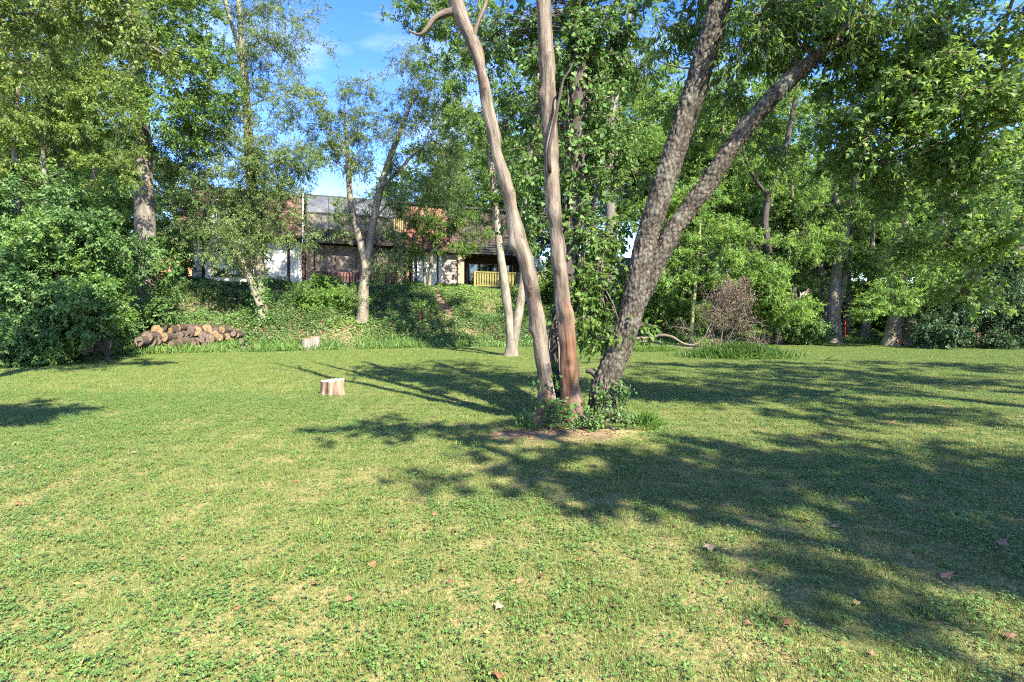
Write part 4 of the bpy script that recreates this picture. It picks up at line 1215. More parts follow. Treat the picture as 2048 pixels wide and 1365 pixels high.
b.build('blossom', M['flower'], tF)

# thin-stemmed yellowish trees at the far left
stG = stem_pts([(38, 560, 14), (35, 470, 12), (33, 380, 11), (30, 300, 10), (36, 200, 8), (40, 80, 5), (44, -60, 2)], 18.0); stG[0, 2] = zs(38, 18.0)
stG2 = stem_pts([(92, 560, 10), (96, 460, 9), (90, 370, 8), (86, 290, 7), (100, 180, 5), (120, 60, 2)], 18.2)
make_tree('tall_tree', 'yellowish leafy tree with two thin stems over the left shrubs', 'tree', [stG, stG2],
          pix_blobs([(70, 130, 18, 110, 90, 2, 60), (60, 240, 17.8, 90, 60, 1.6, 44), (180, 200, 18, 80, 90, 1.6, 40), (150, 60, 18, 100, 70, 1.8, 44), (20, 330, 17.8, 40, 40, 1, 14), (-60, 180, 18, 90, 160, 2, 40), (90, -60, 18, 160, 90, 2.4, 50), (230, 330, 18.2, 60, 50, 1.2, 16)]),
          M['leaf_yellow'], M['bark_grey'], L=.11, aspect=.42, crad=.55, ntw=9, nlf=32, seed=59, droop=.5)
# bare-limbed small tree with curved branches between
stH = stem_pts([(128, 560, 13), (130, 480, 12), (140, 430, 10), (165, 400, 9), (185, 360, 7), (195, 310, 5), (220, 270, 2)], 20.0); stH[0, 2] = zs(128, 20.0)
stH2 = stem_pts([(136, 440, 9), (128, 380, 8), (118, 330, 6), (110, 280, 3)], 20)
make_tree('crooked_tree', 'small crooked tree with bare curved limbs above the left shrubs', 'tree', [stH, stH2],
          pix_blobs([(240, 300, 20, 40, 40, 1, 14), (120, 300, 20, 50, 40, 1, 12), (210, 400, 20, 40, 40, .8, 10), (70, 400, 20, 40, 40, .8, 12)]),
          M['leaf_mid'], M['bark_tan'], L=.11, aspect=.5, crad=.5, seed=60)

# big shrubs on the left
def shrub(name, label, blobs, leaf, L, seed, crad=.5, ntw=9, nlf=24, shape=T_TRI, aspect=.62, foot=None, group=None, droop=.35, tint=None):
    b0 = blobs[0]
    x = (b0[0] - CX) / F * b0[2]
    z = tz(x, b0[2]) - .05
    st = [np.array([(x, b0[2], z, .035), (x + .1, b0[2], z + .6, .03), (x + .1, b0[2] + .1, max(z + 1.0, P(*b0[:3])[2]), .03)])]
    for q in blobs[1:4]:
        c = P(*q[:3]); st.append(np.array([(x + .05, b0[2], z + .1, .025), ((x + c[0]) / 2, (b0[2] + c[1]) / 2, (z + c[2]) / 2 + .2, .018), (*c, .012)]))
    return make_tree(name, label, 'shrub', st, pix_blobs(blobs), leaf, M['bark_dark'], L=L, aspect=aspect, crad=crad, ntw=ntw, nlf=nlf, seed=seed, shape=shape, group=group, droop=droop, sides=7, tint=tint)
shrub('large_shrub', 'big blue-green shrub at the left edge of the lawn', [(70, 560, 16.8, 110, 80, 1.6, 70), (40, 640, 16.4, 80, 60, 1.3, 46), (150, 620, 16.8, 70, 60, 1.3, 44), (0, 500, 17, 80, 80, 1.5, 40), (110, 480, 17.2, 80, 60, 1.4, 34), (20, 700, 15.8, 50, 24, .8, 16), (30, 430, 17.4, 70, 50, 1.1, 24), (205, 470, 18, 50, 50, 1.0, 14), (130, 400, 18, 30, 40, .7, 8), (60, 380, 18, 24, 40, .6, 6)], M['leaf_blue'], .125, 61, nlf=34, crad=.62)
shrub('large_shrub', 'leafy shrub arching over the left end of the woodpile', [(185, 570, 19.6, 60, 70, 1.2, 50), (205, 640, 19.4, 50, 40, .9, 26), (190, 500, 19.6, 60, 60, 1.2, 36), (150, 650, 18.6, 40, 40, .8, 20), (240, 510, 20.4, 40, 50, 1, 20)], M['leaf_blue'], .115, 62, nlf=32, crad=.6)
shrub('large_shrub', 'loose light green shrub in front of the big blue-green one', [(215, 625, 17.6, 34, 40, .7, 16), (180, 560, 17.2, 40, 50, .7, 14), (120, 690, 16.2, 34, 16, .5, 8), (60, 470, 16.2, 40, 40, .7, 9)], M['leaf_light'], .10, 65, nlf=22, crad=.5)
shrub('large_shrub', 'bright green bush behind the left shrubs', [(170, 430, 26, 120, 80, 2, 70), (60, 420, 25, 90, 80, 2, 50), (250, 470, 26, 60, 70, 1.5, 34), (220, 370, 28, 90, 70, 2, 40)], M['leaf_light'], .14, 63, crad=.7)
shrub('large_shrub', 'light green bush between the grey trunk and the house', [(345, 520, 28, 35, 60, 1.2, 26), (350, 430, 30, 50, 60, 1.5, 34), (330, 350, 32, 70, 60, 2, 36), (360, 490, 31, 30, 40, 1, 14)], M['leaf_light'], .13, 64, crad=.65)
for k, (pix, Y) in enumerate((([(372, 575, 7), (362, 520, 6), (352, 470, 5), (345, 420, 3)], 29.0), ([(372, 560, 5), (373, 510, 4), (372, 460, 2)], 29.5))):
    st = stem_pts(pix, Y); b = Buf(); s = spline(st, 16); b.tube(s[:, :3] - s[0, :3], s[:, 3], 7)
    o = b.build('sapling_stem', noise_mat('red_stem', [(.3, (.16, .06, .035)), (.7, (.30, .13, .08))], 5, coord='bark', bump=0), None, s[0, :3])
    o.name = 'young_sapling'
    tag(o, ['leaning reddish sapling stem beside the house corner', 'short upright reddish sapling stem beside the house corner'][k], 'sapling', 'reddish saplings')
# ------------------------------------------------------------------ right-hand wood
def foot_z(st, px, Y):
    st[0, 2] = zs(px, Y); return st
def rtree(name, label, pixstems, Y, blobs, leaf, bark, seed, **k):
    st = [stem_pts(p, Y) for p in pixstems]
    foot_z(st[0], pixstems[0][0][0], Y)
    return make_tree(name, label, 'tree', st, pix_blobs(blobs), leaf, bark, seed=seed, **k)
rtree('tall_tree', 'tall grey tree seen right of the dark ivied stem', [[(1220, 610, 26), (1224, 540, 22), (1222, 450, 21), (1217, 360, 20), (1222, 260, 18), (1238, 140, 13), (1262, 20, 9), (1290, -120, 4)], [(1220, 350, 12), (1190, 280, 10), (1180, 200, 6), (1170, 100, 3)]], 27,
      [(1270, 120, 27, 90, 90, 2.2, 50), (1200, 300, 27, 70, 70, 1.8, 24), (1290, 260, 27, 70, 70, 1.8, 30), (1330, 400, 26.5, 60, 60, 1.5, 24), (1180, 480, 26.5, 50, 50, 1.2, 18), (1280, -40, 27, 150, 80, 3, 50)], M['leaf_light'], M['bark_grey'], 71, L=.125, crad=.65, ntw=8, nlf=26)
rtree('slim_tree', 'slim grey tree between the big tree and the leaning stem', [[(1187, 580, 15), (1186, 500, 13), (1190, 420, 12), (1206, 340, 10), (1215, 270, 6), (1225, 180, 2)]], 31,
      [(1200, 230, 31, 60, 70, 1.6, 24), (1240, 420, 30, 50, 50, 1.3, 16), (1165, 540, 30, 50, 40, 1.2, 18)], M['leaf_mid'], M['bark_grey'], 72, L=.13, crad=.65)
rtree('sapling_tree', 'young tree with straight yellow-green stem by the dead branch', [[(1380, 694, 9), (1384, 650, 8), (1389, 590, 7), (1396, 520, 6), (1400, 450, 4), (1402, 380, 2)]], 26,
      [(1400, 470, 26, 80, 50, 1.7, 44), (1340, 540, 25.6, 50, 35, 1.2, 24), (1450, 540, 25.6, 50, 35, 1.2, 24), (1400, 390, 26, 60, 40, 1.3, 22)], M['leaf_light'], M['green_stem'], 73, L=.13, aspect=.5, crad=.6, flat=.35)
rtree('dark_tree', 'tree with dark slanting upper trunk right of the leaning stem', [[(1556, 668, 18), (1552, 600, 15), (1540, 520, 14), (1530, 440, 13), (1545, 370, 13), (1572, 290, 11), (1590, 200, 8), (1610, 90, 4)], [(1540, 400, 8), (1500, 340, 7), (1480, 270, 5), (1470, 190, 2)]], 28,
      [(1580, 180, 28, 90, 80, 2.2, 44), (1500, 330, 28, 60, 60, 1.5, 22), (1600, 360, 27.5, 60, 50, 1.5, 20), (1530, 560, 26.8, 55, 45, 1.3, 34), (1480, 480, 27, 50, 40, 1.2, 20), (1620, 480, 27, 50, 40, 1.2, 22), (1590, 610, 26.5, 35, 30, .9, 14), (1560, 20, 28, 130, 80, 2.5, 44)], M['leaf_light'], M['bark_dark'], 74, L=.13, crad=.65)
rtree('pale_tree', 'pale barked tree with forked trunk near the mound on the right', [[(1668, 668, 32), (1668, 620, 24), (1671, 560, 21), (1684, 490, 19), (1697, 420, 17), (1712, 350, 15), (1728, 270, 12), (1745, 150, 7), (1760, 40, 3)], [(1672, 640, 12), (1688, 560, 8), (1694, 500, 6), (1700, 440, 3)], [(1692, 440, 11), (1672, 400, 10), (1672, 340, 8), (1650, 260, 5), (1640, 180, 2)]], 29.5,
      [(1740, 200, 29.5, 80, 70, 2.2, 36), (1650, 260, 29.5, 60, 60, 1.6, 24), (1640, 500, 28.6, 50, 45, 1.4, 30), (1720, 420, 29, 50, 40, 1.4, 18), (1740, 520, 28.6, 45, 40, 1.2, 22), (1660, 410, 29, 50, 40, 1.2, 16)], M['leaf_mid'], M['bark_tan'], 75, L=.13, crad=.65)
rtree('slim_tree', 'thin trunk left of the pale forked tree', [[(1652, 654, 13), (1648, 610, 11), (1644, 560, 10), (1640, 490, 7), (1645, 420, 3)]], 31, [(1640, 440, 31, 50, 50, 1.4, 22), (1610, 540, 30.5, 40, 40, 1.1, 16)], M['leaf_mid'], M['bark_tan'], 76, L=.13, crad=.6)
rtree('slim_tree', 'thin trunk beside the red stake on the right', [[(1694, 668, 10), (1696, 610, 9), (1700, 540, 7), (1706, 450, 3)]], 31, [(1700, 470, 31, 45, 50, 1.2, 20), (1730, 580, 30.5, 30, 25, .9, 9)], M['leaf_mid'], M['bark_tan'], 77, L=.13, crad=.6)
rtree('slim_tree', 'slightly leaning trunk between the red stake and the thick trunk', [[(1730, 664, 17), (1735, 620, 14), (1740, 570, 12), (1744, 500, 9), (1750, 400, 4)]], 30, [(1760, 420, 30, 50, 50, 1.4, 24), (1770, 540, 29.4, 40, 40, 1.1, 18)], M['leaf_light'], M['bark_tan'], 78, L=.13, crad=.6)
rtree('thick_tree', 'thick dappled trunk at the right end of the lawn', [[(1781, 694, 36), (1786, 665, 29), (1793, 625, 26), (1798, 560, 28), (1802, 470, 25), (1812, 360, 21), (1830, 230, 15), (1850, 100, 8), (1860, -40, 3)]], 27,
      [(1830, 200, 27, 90, 90, 2.4, 44), (1800, 420, 26.5, 60, 60, 1.6, 34), (1780, 590, 25.6, 50, 32, 1.2, 26), (1850, 520, 26, 60, 50, 1.4, 34), (1740, 620, 25.4, 35, 25, .9, 13), (1860, 30, 27, 120, 90, 2.6, 40), (1880, 330, 26.6, 60, 50, 1.5, 24)], M['leaf_light'], M['bark_tan'], 79, L=.13, crad=.62, sides=18, flat=.45)
rtree('leaning_tree', 'trunk leaning to the right beside the orange marker', [[(1806, 698, 34), (1822, 660, 26), (1840, 610, 24), (1858, 550, 22), (1885, 460, 18), (1915, 350, 13), (1945, 220, 6)]], 27.6,
      [(1930, 270, 27.6, 80, 80, 2.2, 34), (1900, 480, 26.8, 60, 45, 1.5, 30), (1880, 600, 26, 50, 35, 1.1, 24), (1960, 420, 27, 60, 50, 1.5, 26), (1990, 160, 27.6, 90, 90, 2.2, 34)], M['leaf_light'], M['bark_tan'], 80, L=.13, crad=.62, flat=.45)
# dark evergreen at the right edge
rtree('evergreen_tree', 'dark glossy evergreen at the right edge of the lawn', [[(1990, 690, 14), (1992, 620, 12), (1990, 540, 10), (1995, 460, 6), (1998, 380, 3)], [(1940, 690, 9), (1935, 640, 7), (1925, 580, 3)]], 25.5,
      [(1980, 560, 25.5, 70, 60, 1.7, 64), (1930, 630, 25, 60, 45, 1.3, 52), (2030, 640, 25, 60, 45, 1.4, 52), (2010, 470, 25.5, 55, 50, 1.5, 36), (1880, 665, 24.8, 45, 24, .9, 22), (2090, 560, 25.5, 70, 100, 1.8, 50), (1990, 680, 24.6, 60, 14, .9, 22)], M['leaf_dark'], M['bark_dark'], 81, L=.16, aspect=.45, crad=.6, ntw=9, nlf=20)
# low bushes along the foot of the right bank
GRP = 'bushes along the right bank'
shrub('bush', 'dark bush behind the fallen dead branch', [(1310, 600, 29, 55, 40, 1.5, 44), (1370, 625, 28, 45, 28, 1.1, 26), (1260, 590, 29, 45, 45, 1.4, 26)], M['leaf_mid'], .14, 82, crad=.6)
shrub('bush', 'light green bush right of the fallen dead branch', [(1530, 610, 27.4, 45, 40, 1.2, 40), (1590, 620, 28, 40, 28, 1, 22), (1500, 560, 28, 40, 40, 1.2, 26)], M['leaf_light'], .13, 83, crad=.55)
shrub('bush', 'blue-green bush on the mound left of the pale tree', [(1590, 655, 27.6, 50, 20, 1, 34), (1630, 665, 27.6, 35, 16, .8, 18)], M['leaf_blue'], .12, 84, crad=.42)
shrub('bush', 'shady bush behind the trunks near the red stake', [(1720, 610, 33, 60, 50, 1.5, 44), (1660, 600, 34, 50, 50, 1.5, 30), (1770, 640, 32, 40, 30, 1.2, 22)], M['leaf_mid'], .15, 85, crad=.65)
shrub('bush', 'green bush between the leaning trunk and the dark evergreen', [(1870, 600, 30, 60, 60, 1.6, 44), (1930, 560, 31, 60, 60, 1.6, 36), (1850, 660, 29, 40, 22, 1, 18)], M['leaf_mid'], .15, 86, crad=.65)
shrub('bush', 'bush below the deck railing of the house', [(1065, 590, 31.5, 40, 35, 1.2, 30), (1110, 570, 31, 45, 50, 1.3, 34), (1015, 612, 31, 30, 16, .8, 12)], M['leaf_mid'], .13, 87, crad=.55)
shrub('bush', 'yellow-green bush on the bank under the screened porch', [(690, 592, 27.6, 60, 18, .9, 40), (620, 600, 27, 50, 16, .8, 24), (650, 562, 28.5, 24, 12, .6, 9)], M['leaf_light'], .11, 88, crad=.42)

# background trees: two kinds, copied
def proto(seed, leaf, H=13.0, R=3.6):
    st = [np.array([(0, 0, -.3, .24), (.1, 0, 2.5, .19), (-.1, .1, 5.5, .15), (.2, .1, 8.5, .10), (.1, 0, H - 1, .03)]), np.array([(0, 0, 3.8, .09), (.9, .2, 6, .07), (1.8, .5, 8.5, .03)]), np.array([(0, .05, 4.5, .08), (-1, -.3, 6.8, .06), (-1.7, -.6, 9, .03)])]
    bl = [(np.array((0, 0, H * .72)), np.array((R, R, H * .27)), 80), (np.array((1.4, .4, H * .5)), np.array((R * .6, R * .6, H * .16)), 34), (np.array((-1.6, -.5, H * .52)), np.array((R * .6, R * .6, H * .16)), 34),
          (np.array((.3, -1.4, H * .38)), np.array((R * .6, R * .5, H * .12)), 24)]
    return make_tree('background_tree', 'x', 'tree', st, bl, leaf, M['bark_grey'], L=.17, aspect=.6, crad=.9, ntw=11, nlf=32, seed=seed, sides=8, group='trees standing beyond the lawn')
pr = [proto(91, M['leaf_light']), proto(92, M['leaf_mid'])]
spots = [(1150, 38, 0, 1.3), (1290, 40, 1, 1.3), (1370, 44, 0, 1.45), (1440, 36, 1, 1.2), (1510, 42, 0, 1.45), (1590, 37, 1, .95), (1660, 44, 0, 1.1), (1740, 38, 1, 1.0), (1800, 45, 0, 1.1), (1860, 36, 1, .95), (1930, 40, 0, 1.1), (2000, 34, 1, 1.0), (2080, 38, 0, 1.1),
         (1075, 46, 1, 1.15), (985, 50, 0, 1.25), (60, 33, 1, 1.1), (150, 38, 0, 1.0), (255, 44, 1, 1.0), (380, 48, 0, .8), (-60, 28, 0, 1.1), (470, 52, 1, .72), (1690, 56, 1, 1.2), (1540, 56, 0, 1.2), (1880, 56, 1, 1.2), (1340, 56, 1, 1.05), (905, 49, 1, 1.15), (800, 52, 0, .95)]
near_what = {0: 'behind the dark ivied stem', 1: 'seen through the gap left of the leaning stem', 2: 'above the young yellow-green stem', 3: 'over the fallen dead branch', 4: 'behind the dark slanting trunk', 5: 'over the blue-green mound bush', 6: 'behind the pale forked tree', 7: 'behind the trunks at the red stake', 8: 'behind the thick dappled trunk',
             9: 'behind the leaning trunk by the orange marker', 10: 'between the leaning trunk and dark evergreen', 11: 'right above the dark evergreen', 12: 'at the right edge of the picture, past the evergreen', 13: 'past the far end of the house', 14: 'over the far roof of the house', 15: 'at the left edge behind the big shrub', 16: 'behind the crooked tree', 17: 'behind the tall pale grey trunk',
             18: 'over the near corner of the house', 19: 'at the far left edge of the picture', 20: 'peeping over the near roof', 21: 'far back behind the pale forked tree', 22: 'far back behind the dark slanting trunk', 23: 'far back behind the leaning trunk', 24: 'far back above the pale grey house', 25: 'over the dark far end of the roof', 26: 'over the middle of the roof behind the V-shaped fork'}
rs2 = random.Random(8)
for k, (px, Y, kind, s) in enumerate(spots):
    o = pr[kind] if k in (0, 1) else copy_tree(pr[kind])
    x = (px - CX) / F * Y
    o.location = (x, Y, tz(x, Y) - .1)
    o.rotation_euler = (0, 0, rs2.uniform(0, 6.28))
    w = s * rs2.uniform(.92, 1.1)
    o.scale = (w, w, s)
    o['label'] = ('light green' if kind == 0 else 'mid green') + ' background tree ' + near_what[k]
pr[1].location = ((spots[1][0] - CX) / F * spots[1][1], spots[1][1], 2.9)

# shaded bushes farther back fill the wood floor
bsrc = shrub('bush', 'rounded bush in the shade beyond the right bank', [(1500, 590, 40, 60, 34, 1.8, 46), (1450, 600, 40, 40, 26, 1.4, 22), (1550, 600, 40, 40, 26, 1.4, 22)], M['leaf_mid'], .16, 89, crad=.7, group='bushes deep in the wood')
for k, (px, Y, s) in enumerate(((1120, 42, 1.0), (1180, 37, .9), (1260, 44, 1.2), (1340, 38, .8), (1420, 46, 1.3), (1580, 44, 1.2), (1640, 38, 1.0), (1700, 43, 1.3), (1770, 38, 1.1), (1830, 42, 1.3), (1900, 37, 1.1), (1970, 42, 1.4), (2040, 36, 1.2), (40, 30, 1.2), (130, 33, 1.1), (230, 35, 1.1), (-40, 26, 1.2))):
    o = copy_tree(bsrc)
    x = (px - CX) / F * Y
    o.location = (x, Y, tz(x, Y) - .1); o.rotation_euler = (0, 0, rs2.uniform(0, 6.28)); o.scale = (s, s, s * 1.15)
    if px < 300:
        o['label'] = 'rounded bush in the shade behind the left shrubs'; o['group'] = 'bushes behind the left shrubs'

# ------------------------------------------------------------------ trees rooted outside the frame that reach into it and shade the lawn
tRO = make_tree('overhanging_tree', 'tree rooted beyond the right edge whose dark leafy limbs hang into the picture', 'tree',
    [np.array([(11.2, 6.0, -.1, .30), (11.0, 6.1, 2.0, .24), (10.7, 6.3, 4.5, .20), (10.4, 6.4, 7.5, .15), (10.2, 6.4, 10.5, .06)]),
     np.vstack([(10.8, 6.3, 4.0, .09), stem_pts([(2120, 84, 15), (2040, 84, 12), (1970, 86, 11), (1910, 108, 9), (1860, 128, 7), (1820, 150, 4), (1780, 175, 2)], 7.0)]),
     np.vstack([(10.9, 6.3, 2.1, .07), stem_pts([(2120, 478, 15), (2050, 500, 13), (1990, 506, 11), (1950, 492, 8), (1915, 484, 6), (1870, 484, 4), (1830, 490, 2)], 8.5)]),
     stem_pts([(1988, 506, 8), (1960, 530, 6), (1942, 552, 5), (1930, 580, 4), (1905, 600, 3), (1880, 625, 1.5)], 8.5),
     stem_pts([(2010, 110, 8), (2003, 150, 6), (1985, 200, 5), (1965, 260, 4), (1930, 320, 2)], 6.8),
     stem_pts([(1940, 95, 6), (1900, 180, 5), (1850, 230, 4), (1790, 290, 2)], 6.9)],
    pix_blobs([(1840, 190, 7.0, 130, 90, .9, 40), (1720, 250, 7.2, 80, 90, .8, 26), (1930, 240, 6.9, 110, 100, .9, 30), (1900, 50, 7.0, 150, 60, .9, 32), (2020, 150, 6.8, 70, 120, .9, 20), (1700, 130, 7.3, 70, 60, .6, 12), (1780, 360, 7.2, 60, 40, .5, 9), (1950, 380, 7.0, 60, 40, .5, 9),
               (1920, 480, 8.5, 90, 26, .7, 16), (1840, 500, 8.4, 60, 26, .6, 10), (1980, 440, 8.4, 70, 30, .7, 12), (1900, 570, 8.4, 50, 20, .5, 6)])
    + [(np.array((8.0, 4.3, 8.8)), np.array((2.6, 1.7, 1.3)), 84), (np.array((10.2, 5.6, 8.0)), np.array((2.4, 2.0, 2.0)), 70), (np.array((9.6, 8.4, 9.5)), np.array((2.0, 1.6, 1.6)), 26)],
    M['leaf_near'], M['bark_dark'], L=.068, aspect=.95, shape=T_TRILOB, crad=.46, ntw=7, nlf=17, droop=.7, seed=101, sides=10, twigs=True, flat=.5)
make_tree('overhanging_tree', 'tree rooted beyond the left edge with yellowing sprays at the top corner', 'tree',
    [np.array([(-11.0, 9.0, -.1, .26), (-10.8, 9.1, 3.0, .22), (-10.2, 9.3, 6.0, .16), (-9.6, 9.4, 9.5, .06)]), np.vstack([(-10.5, 9.2, 4.6, .09), stem_pts([(-60, 60, 10), (60, 30, 8), (160, 40, 6), (260, 70, 4), (330, 110, 2)], 10.5)])],
    pix_blobs([(60, 20, 10.5, 110, 60, .8, 30), (220, 40, 10.6, 90, 60, .7, 22), (300, 100, 10.8, 50, 40, .5, 9), (20, 110, 10.2, 60, 60, .7, 14)])
    + [(np.array((-8.6, 9.2, 8.6)), np.array((2.2, 1.8, 1.4)), 50), (np.array((-11, 9, 8.0)), np.array((2.2, 2.0, 2.2)), 50)],
    M['leaf_yellow'], M['bark_grey'], L=.10, aspect=.6, shape=T_RHOMB, crad=.42, ntw=7, nlf=13, droop=.5, seed=102, sides=10, twigs=True)
make_tree('shade_tree', 'tree behind the camera whose shade falls on the near lawn', 'tree',
    [np.array([(10.2, -3.4, -.1, .30), (10.1, -3.4, 3, .25), (9.8, -3.3, 6, .18), (9.6, -3.2, 10, .06)]), np.array([(10.0, -3.4, 4.5, .12), (6.2, -2.6, 7, .09), (4.2, -1.0, 8.6, .04)])],
    [(np.array((9.4, -3.3, 8.6)), np.array((2.4, 1.7, 1.6)), 74), (np.array((5.6, -2.7, 8.8)), np.array((1.6, .7, .6)), 24), (np.array((9.5, -2.5, 8.0)), np.array((2.4, 2.2, 2.0)), 70), (np.array((8.3, -4.9, 8.8)), np.array((1.7, 1.0, .8)), 34), (np.array((3.9, -.5, 8.8)), np.array((1.5, .55, .5)), 14), (np.array((7.9, -2.4, 8.8)), np.array((1.6, .8, .8)), 24), (np.array((10.8, .8, 9.0)), np.array((2.0, 1.2, 1.2)), 30)],
    M['leaf_mid'], M['bark_grey'], L=.16, aspect=.8, crad=.55, ntw=6, nlf=15, seed=103, sides=9)
make_tree('shade_tree', 'tree beyond the right edge shading the far right lawn', 'tree',
    [np.array([(15.6, 5.0, -.1, .28), (15.5, 5.0, 3, .23), (15.3, 5.1, 6, .17), (15.0, 5.2, 10, .06)])],
    [(np.array((15.0, 5.0, 9.0)), np.array((3.2, 2.2, 1.8)), 70), (np.array((12.6, 8.0, 9.2)), np.array((2.6, 1.5, 1.2)), 36), (np.array((18.5, 8.0, 9.5)), np.array((3.0, 1.6, 1.5)), 40)],
    M['leaf_mid'], M['bark_grey'], L=.17, aspect=.8, crad=.6, ntw=6, nlf=15, seed=105, sides=9)
make_tree('shade_tree', 'small tree left of the camera shading the lawn edge', 'tree',
    [np.array([(-7.0, 2.0, -.1, .12), (-6.9, 2.0, 2.5, .10), (-5.2, 2.9, 5.5, .05)])], [(np.array((-4.8, 3.1, 6.0)), np.array((1.2, .9, .9)), 34)],
    M['leaf_mid'], M['bark_grey'], L=.13, aspect=.6, crad=.5, seed=104, sides=9)

# ------------------------------------------------------------------ ground cover on the bank
rng = np.random.default_rng(111)
def bank_points(n, x0, x1, lo=0.02, hi=1.12):
    x = rng.uniform(x0, x1, n); 
    t = rng.uniform(lo, hi, n)
    top = np.clip(30.0 + (x + 18.3) * 0.383 - 1.6, 24.0, 40.0)
    e = edge_y(x)
    y = e + t * np.maximum(top - e, 4)
    return x, y, t
pathx = lambda y: np.interp(y, [27.0, 29.0, 30.2, 31.5, 33.0], [-3.1, -3.55, -4.15, -4.4, -5.1])
x, y, t = bank_points(330000, -21, 26)
n_ = fbm(np.stack([x * .8, y * .8, x * 0], 1), 3, 14)
h = np.clip(n_ - .30, 0, 1) * np.interp(t, [0, .08, .5, 1.1], [.25, .85, 1.2, .55]) * rng.random(len(x)) ** .7
keep = (np.abs(x - pathx(y)) > (.16 + 1.1 * (n_ - .5)) * (y > 28.4)) | (x > 0) | (x < -7)
keep &= rng.random(len(x)) < np.clip(.35 + n_, 0, 1)
x, y, h, n_ = x[keep], y[keep], h[keep], n_[keep]
z = terrain(x, y) + .02 + h
nr = rand_dir(rng, len(x)) * .6 + np.array((.1, -.35, 1.0))
dr = rand_dir(rng, len(x)); dr[:, 2] *= .5; dr[:, 2] -= .15
b = Buf()
tn = vnoise(np.stack([x * .5, y * .5, x * 0], 1), 77)
put_leaves(b, rng, np.stack([x, y, z], 1), dr, nr, .11 * rng.uniform(.6, 1.3, len(x)), .8, T_TRI, var=np.clip(tn * .7 - .15 + rng.random(len(x)) * .5, 0, 1))
# tall weeds and uncut grass along the foot of the bank
x, y, t = bank_points(26000, -16, 22, -.015, .16)
keep = (vnoise(np.stack([x * 1.2, y * 1.2, x * 0], 1), 31) > .35) & ((np.abs(x - .3) > .4) | (y < 26))
x, y = x[keep], y[keep]
z = terrain(x, y)
dr = rand_dir(rng, len(x)) * .45 + np.array((0, 0, 1.0))
put_leaves(b, rng, np.stack([x, y, z], 1), dr, rand_dir(rng, len(x)), rng.uniform(.12, .42, len(x)), .10, T_RHOMB, droop=.3, var=np.clip(.35 + rng.random(len(x)) * .6, 0, .95))
gc = b.build('ground_cover', M['cover'])
gc['kind'] = 'stuff'; gc['label'] = 'ivy and weeds covering the bank below the house'; gc['category'] = 'ground cover'

# ------------------------------------------------------------------ woodpile
M['log_end'] = noise_mat('log_end', [(.3, (.10, .055, .024)), (.5, (.19, .115, .052)), (.7, (.30, .20, .105))], 5, rough=.85, bump=.3, bscale=26)
M['log_end_grey'] = noise_mat('log_end_grey', [(.3, (.05, .035, .027)), (.55, (.10, .073, .058)), (.75, (.16, .125, .10))], 5, rough=.9, bump=.3, bscale=26)
def ring_mat(name, dark, mid_, light):
    m = noise_mat(name, [(.3, dark), (.5, mid_), (.7, light)], 3, rough=.9, bump=.3, bscale=26)
    n, l = m.node_tree.nodes, m.node_tree.links
    p = n[m['pname']]
    tc = n.new('ShaderNodeTexCoord'); sx = n.new('ShaderNodeSeparateXYZ'); l.new(tc.outputs['Object'], sx.inputs[0])
    cx_ = n.new('ShaderNodeCombineXYZ'); l.new(sx.outputs['X'], cx_.inputs['X']); l.new(sx.outputs['Z'], cx_.inputs['Y'])
    wv = n.new('ShaderNodeTexWave'); wv.wave_type = 'RINGS'; wv.rings_direction = 'SPHERICAL'; wv.inputs['Scale'].default_value = 2.2; wv.inputs['Distortion'].default_value = 2.5; wv.inputs['Detail'].default_value = 3
    l.new(cx_.outputs[0], wv.inputs['Vector'])
    ln = n.new('ShaderNodeVectorMath'); ln.operation = 'LENGTH'; l.new(cx_.outputs[0], ln.inputs[0])
    rr = ramp(n, [(0, (.45, .42, .4)), (.18, (.8, .78, .74)), (.6, (1.15, 1.12, 1.05)), (.92, (.9, .85, .8)), (1, (.4, .35, .3))]); l.new(ln.outputs['Value'], rr.inputs['Fac'])
    rw = ramp(n, [(0, (.72, .70, .68)), (1, (1.15, 1.15, 1.15))]); l.new(wv.outputs['Fac'], rw.inputs['Fac'])
    src = p.inputs['Base Color'].links[0].from_socket
    a = n.new('ShaderNodeMix'); a.data_type = 'RGBA'; a.blend_type = 'MULTIPLY'; a.inputs['Factor'].default_value = 1
    c = n.new('ShaderNodeMix'); c.data_type = 'RGBA'; c.blend_type = 'MULTIPLY'; c.inputs['Factor'].default_value = 1
    l.new(src, a.inputs[6]); l.new(rr.outputs['Color'], a.inputs[7]); l.new(a.outputs[2], c.inputs[6]); l.new(rw.outputs['Color'], c.inputs[7])
    l.new(c.outputs[2], p.inputs['Base Color'])
    return m
M['log_end'] = ring_mat('log_end', (.11, .070, .036), (.21, .145, .082), (.32, .245, .16))
M['log_end_grey'] = ring_mat('log_end_grey', (.065, .047, .037), (.13, .10, .082), (.21, .17, .14))
M['log_bark'] = noise_mat('log_bark', [(.3, (.022, .016, .012)), (.55, (.055, .041, .031)), (.75, (.10, .08, .062))], 7, (1, 1, .3), .95, .7, 22, .02, coord='bark')
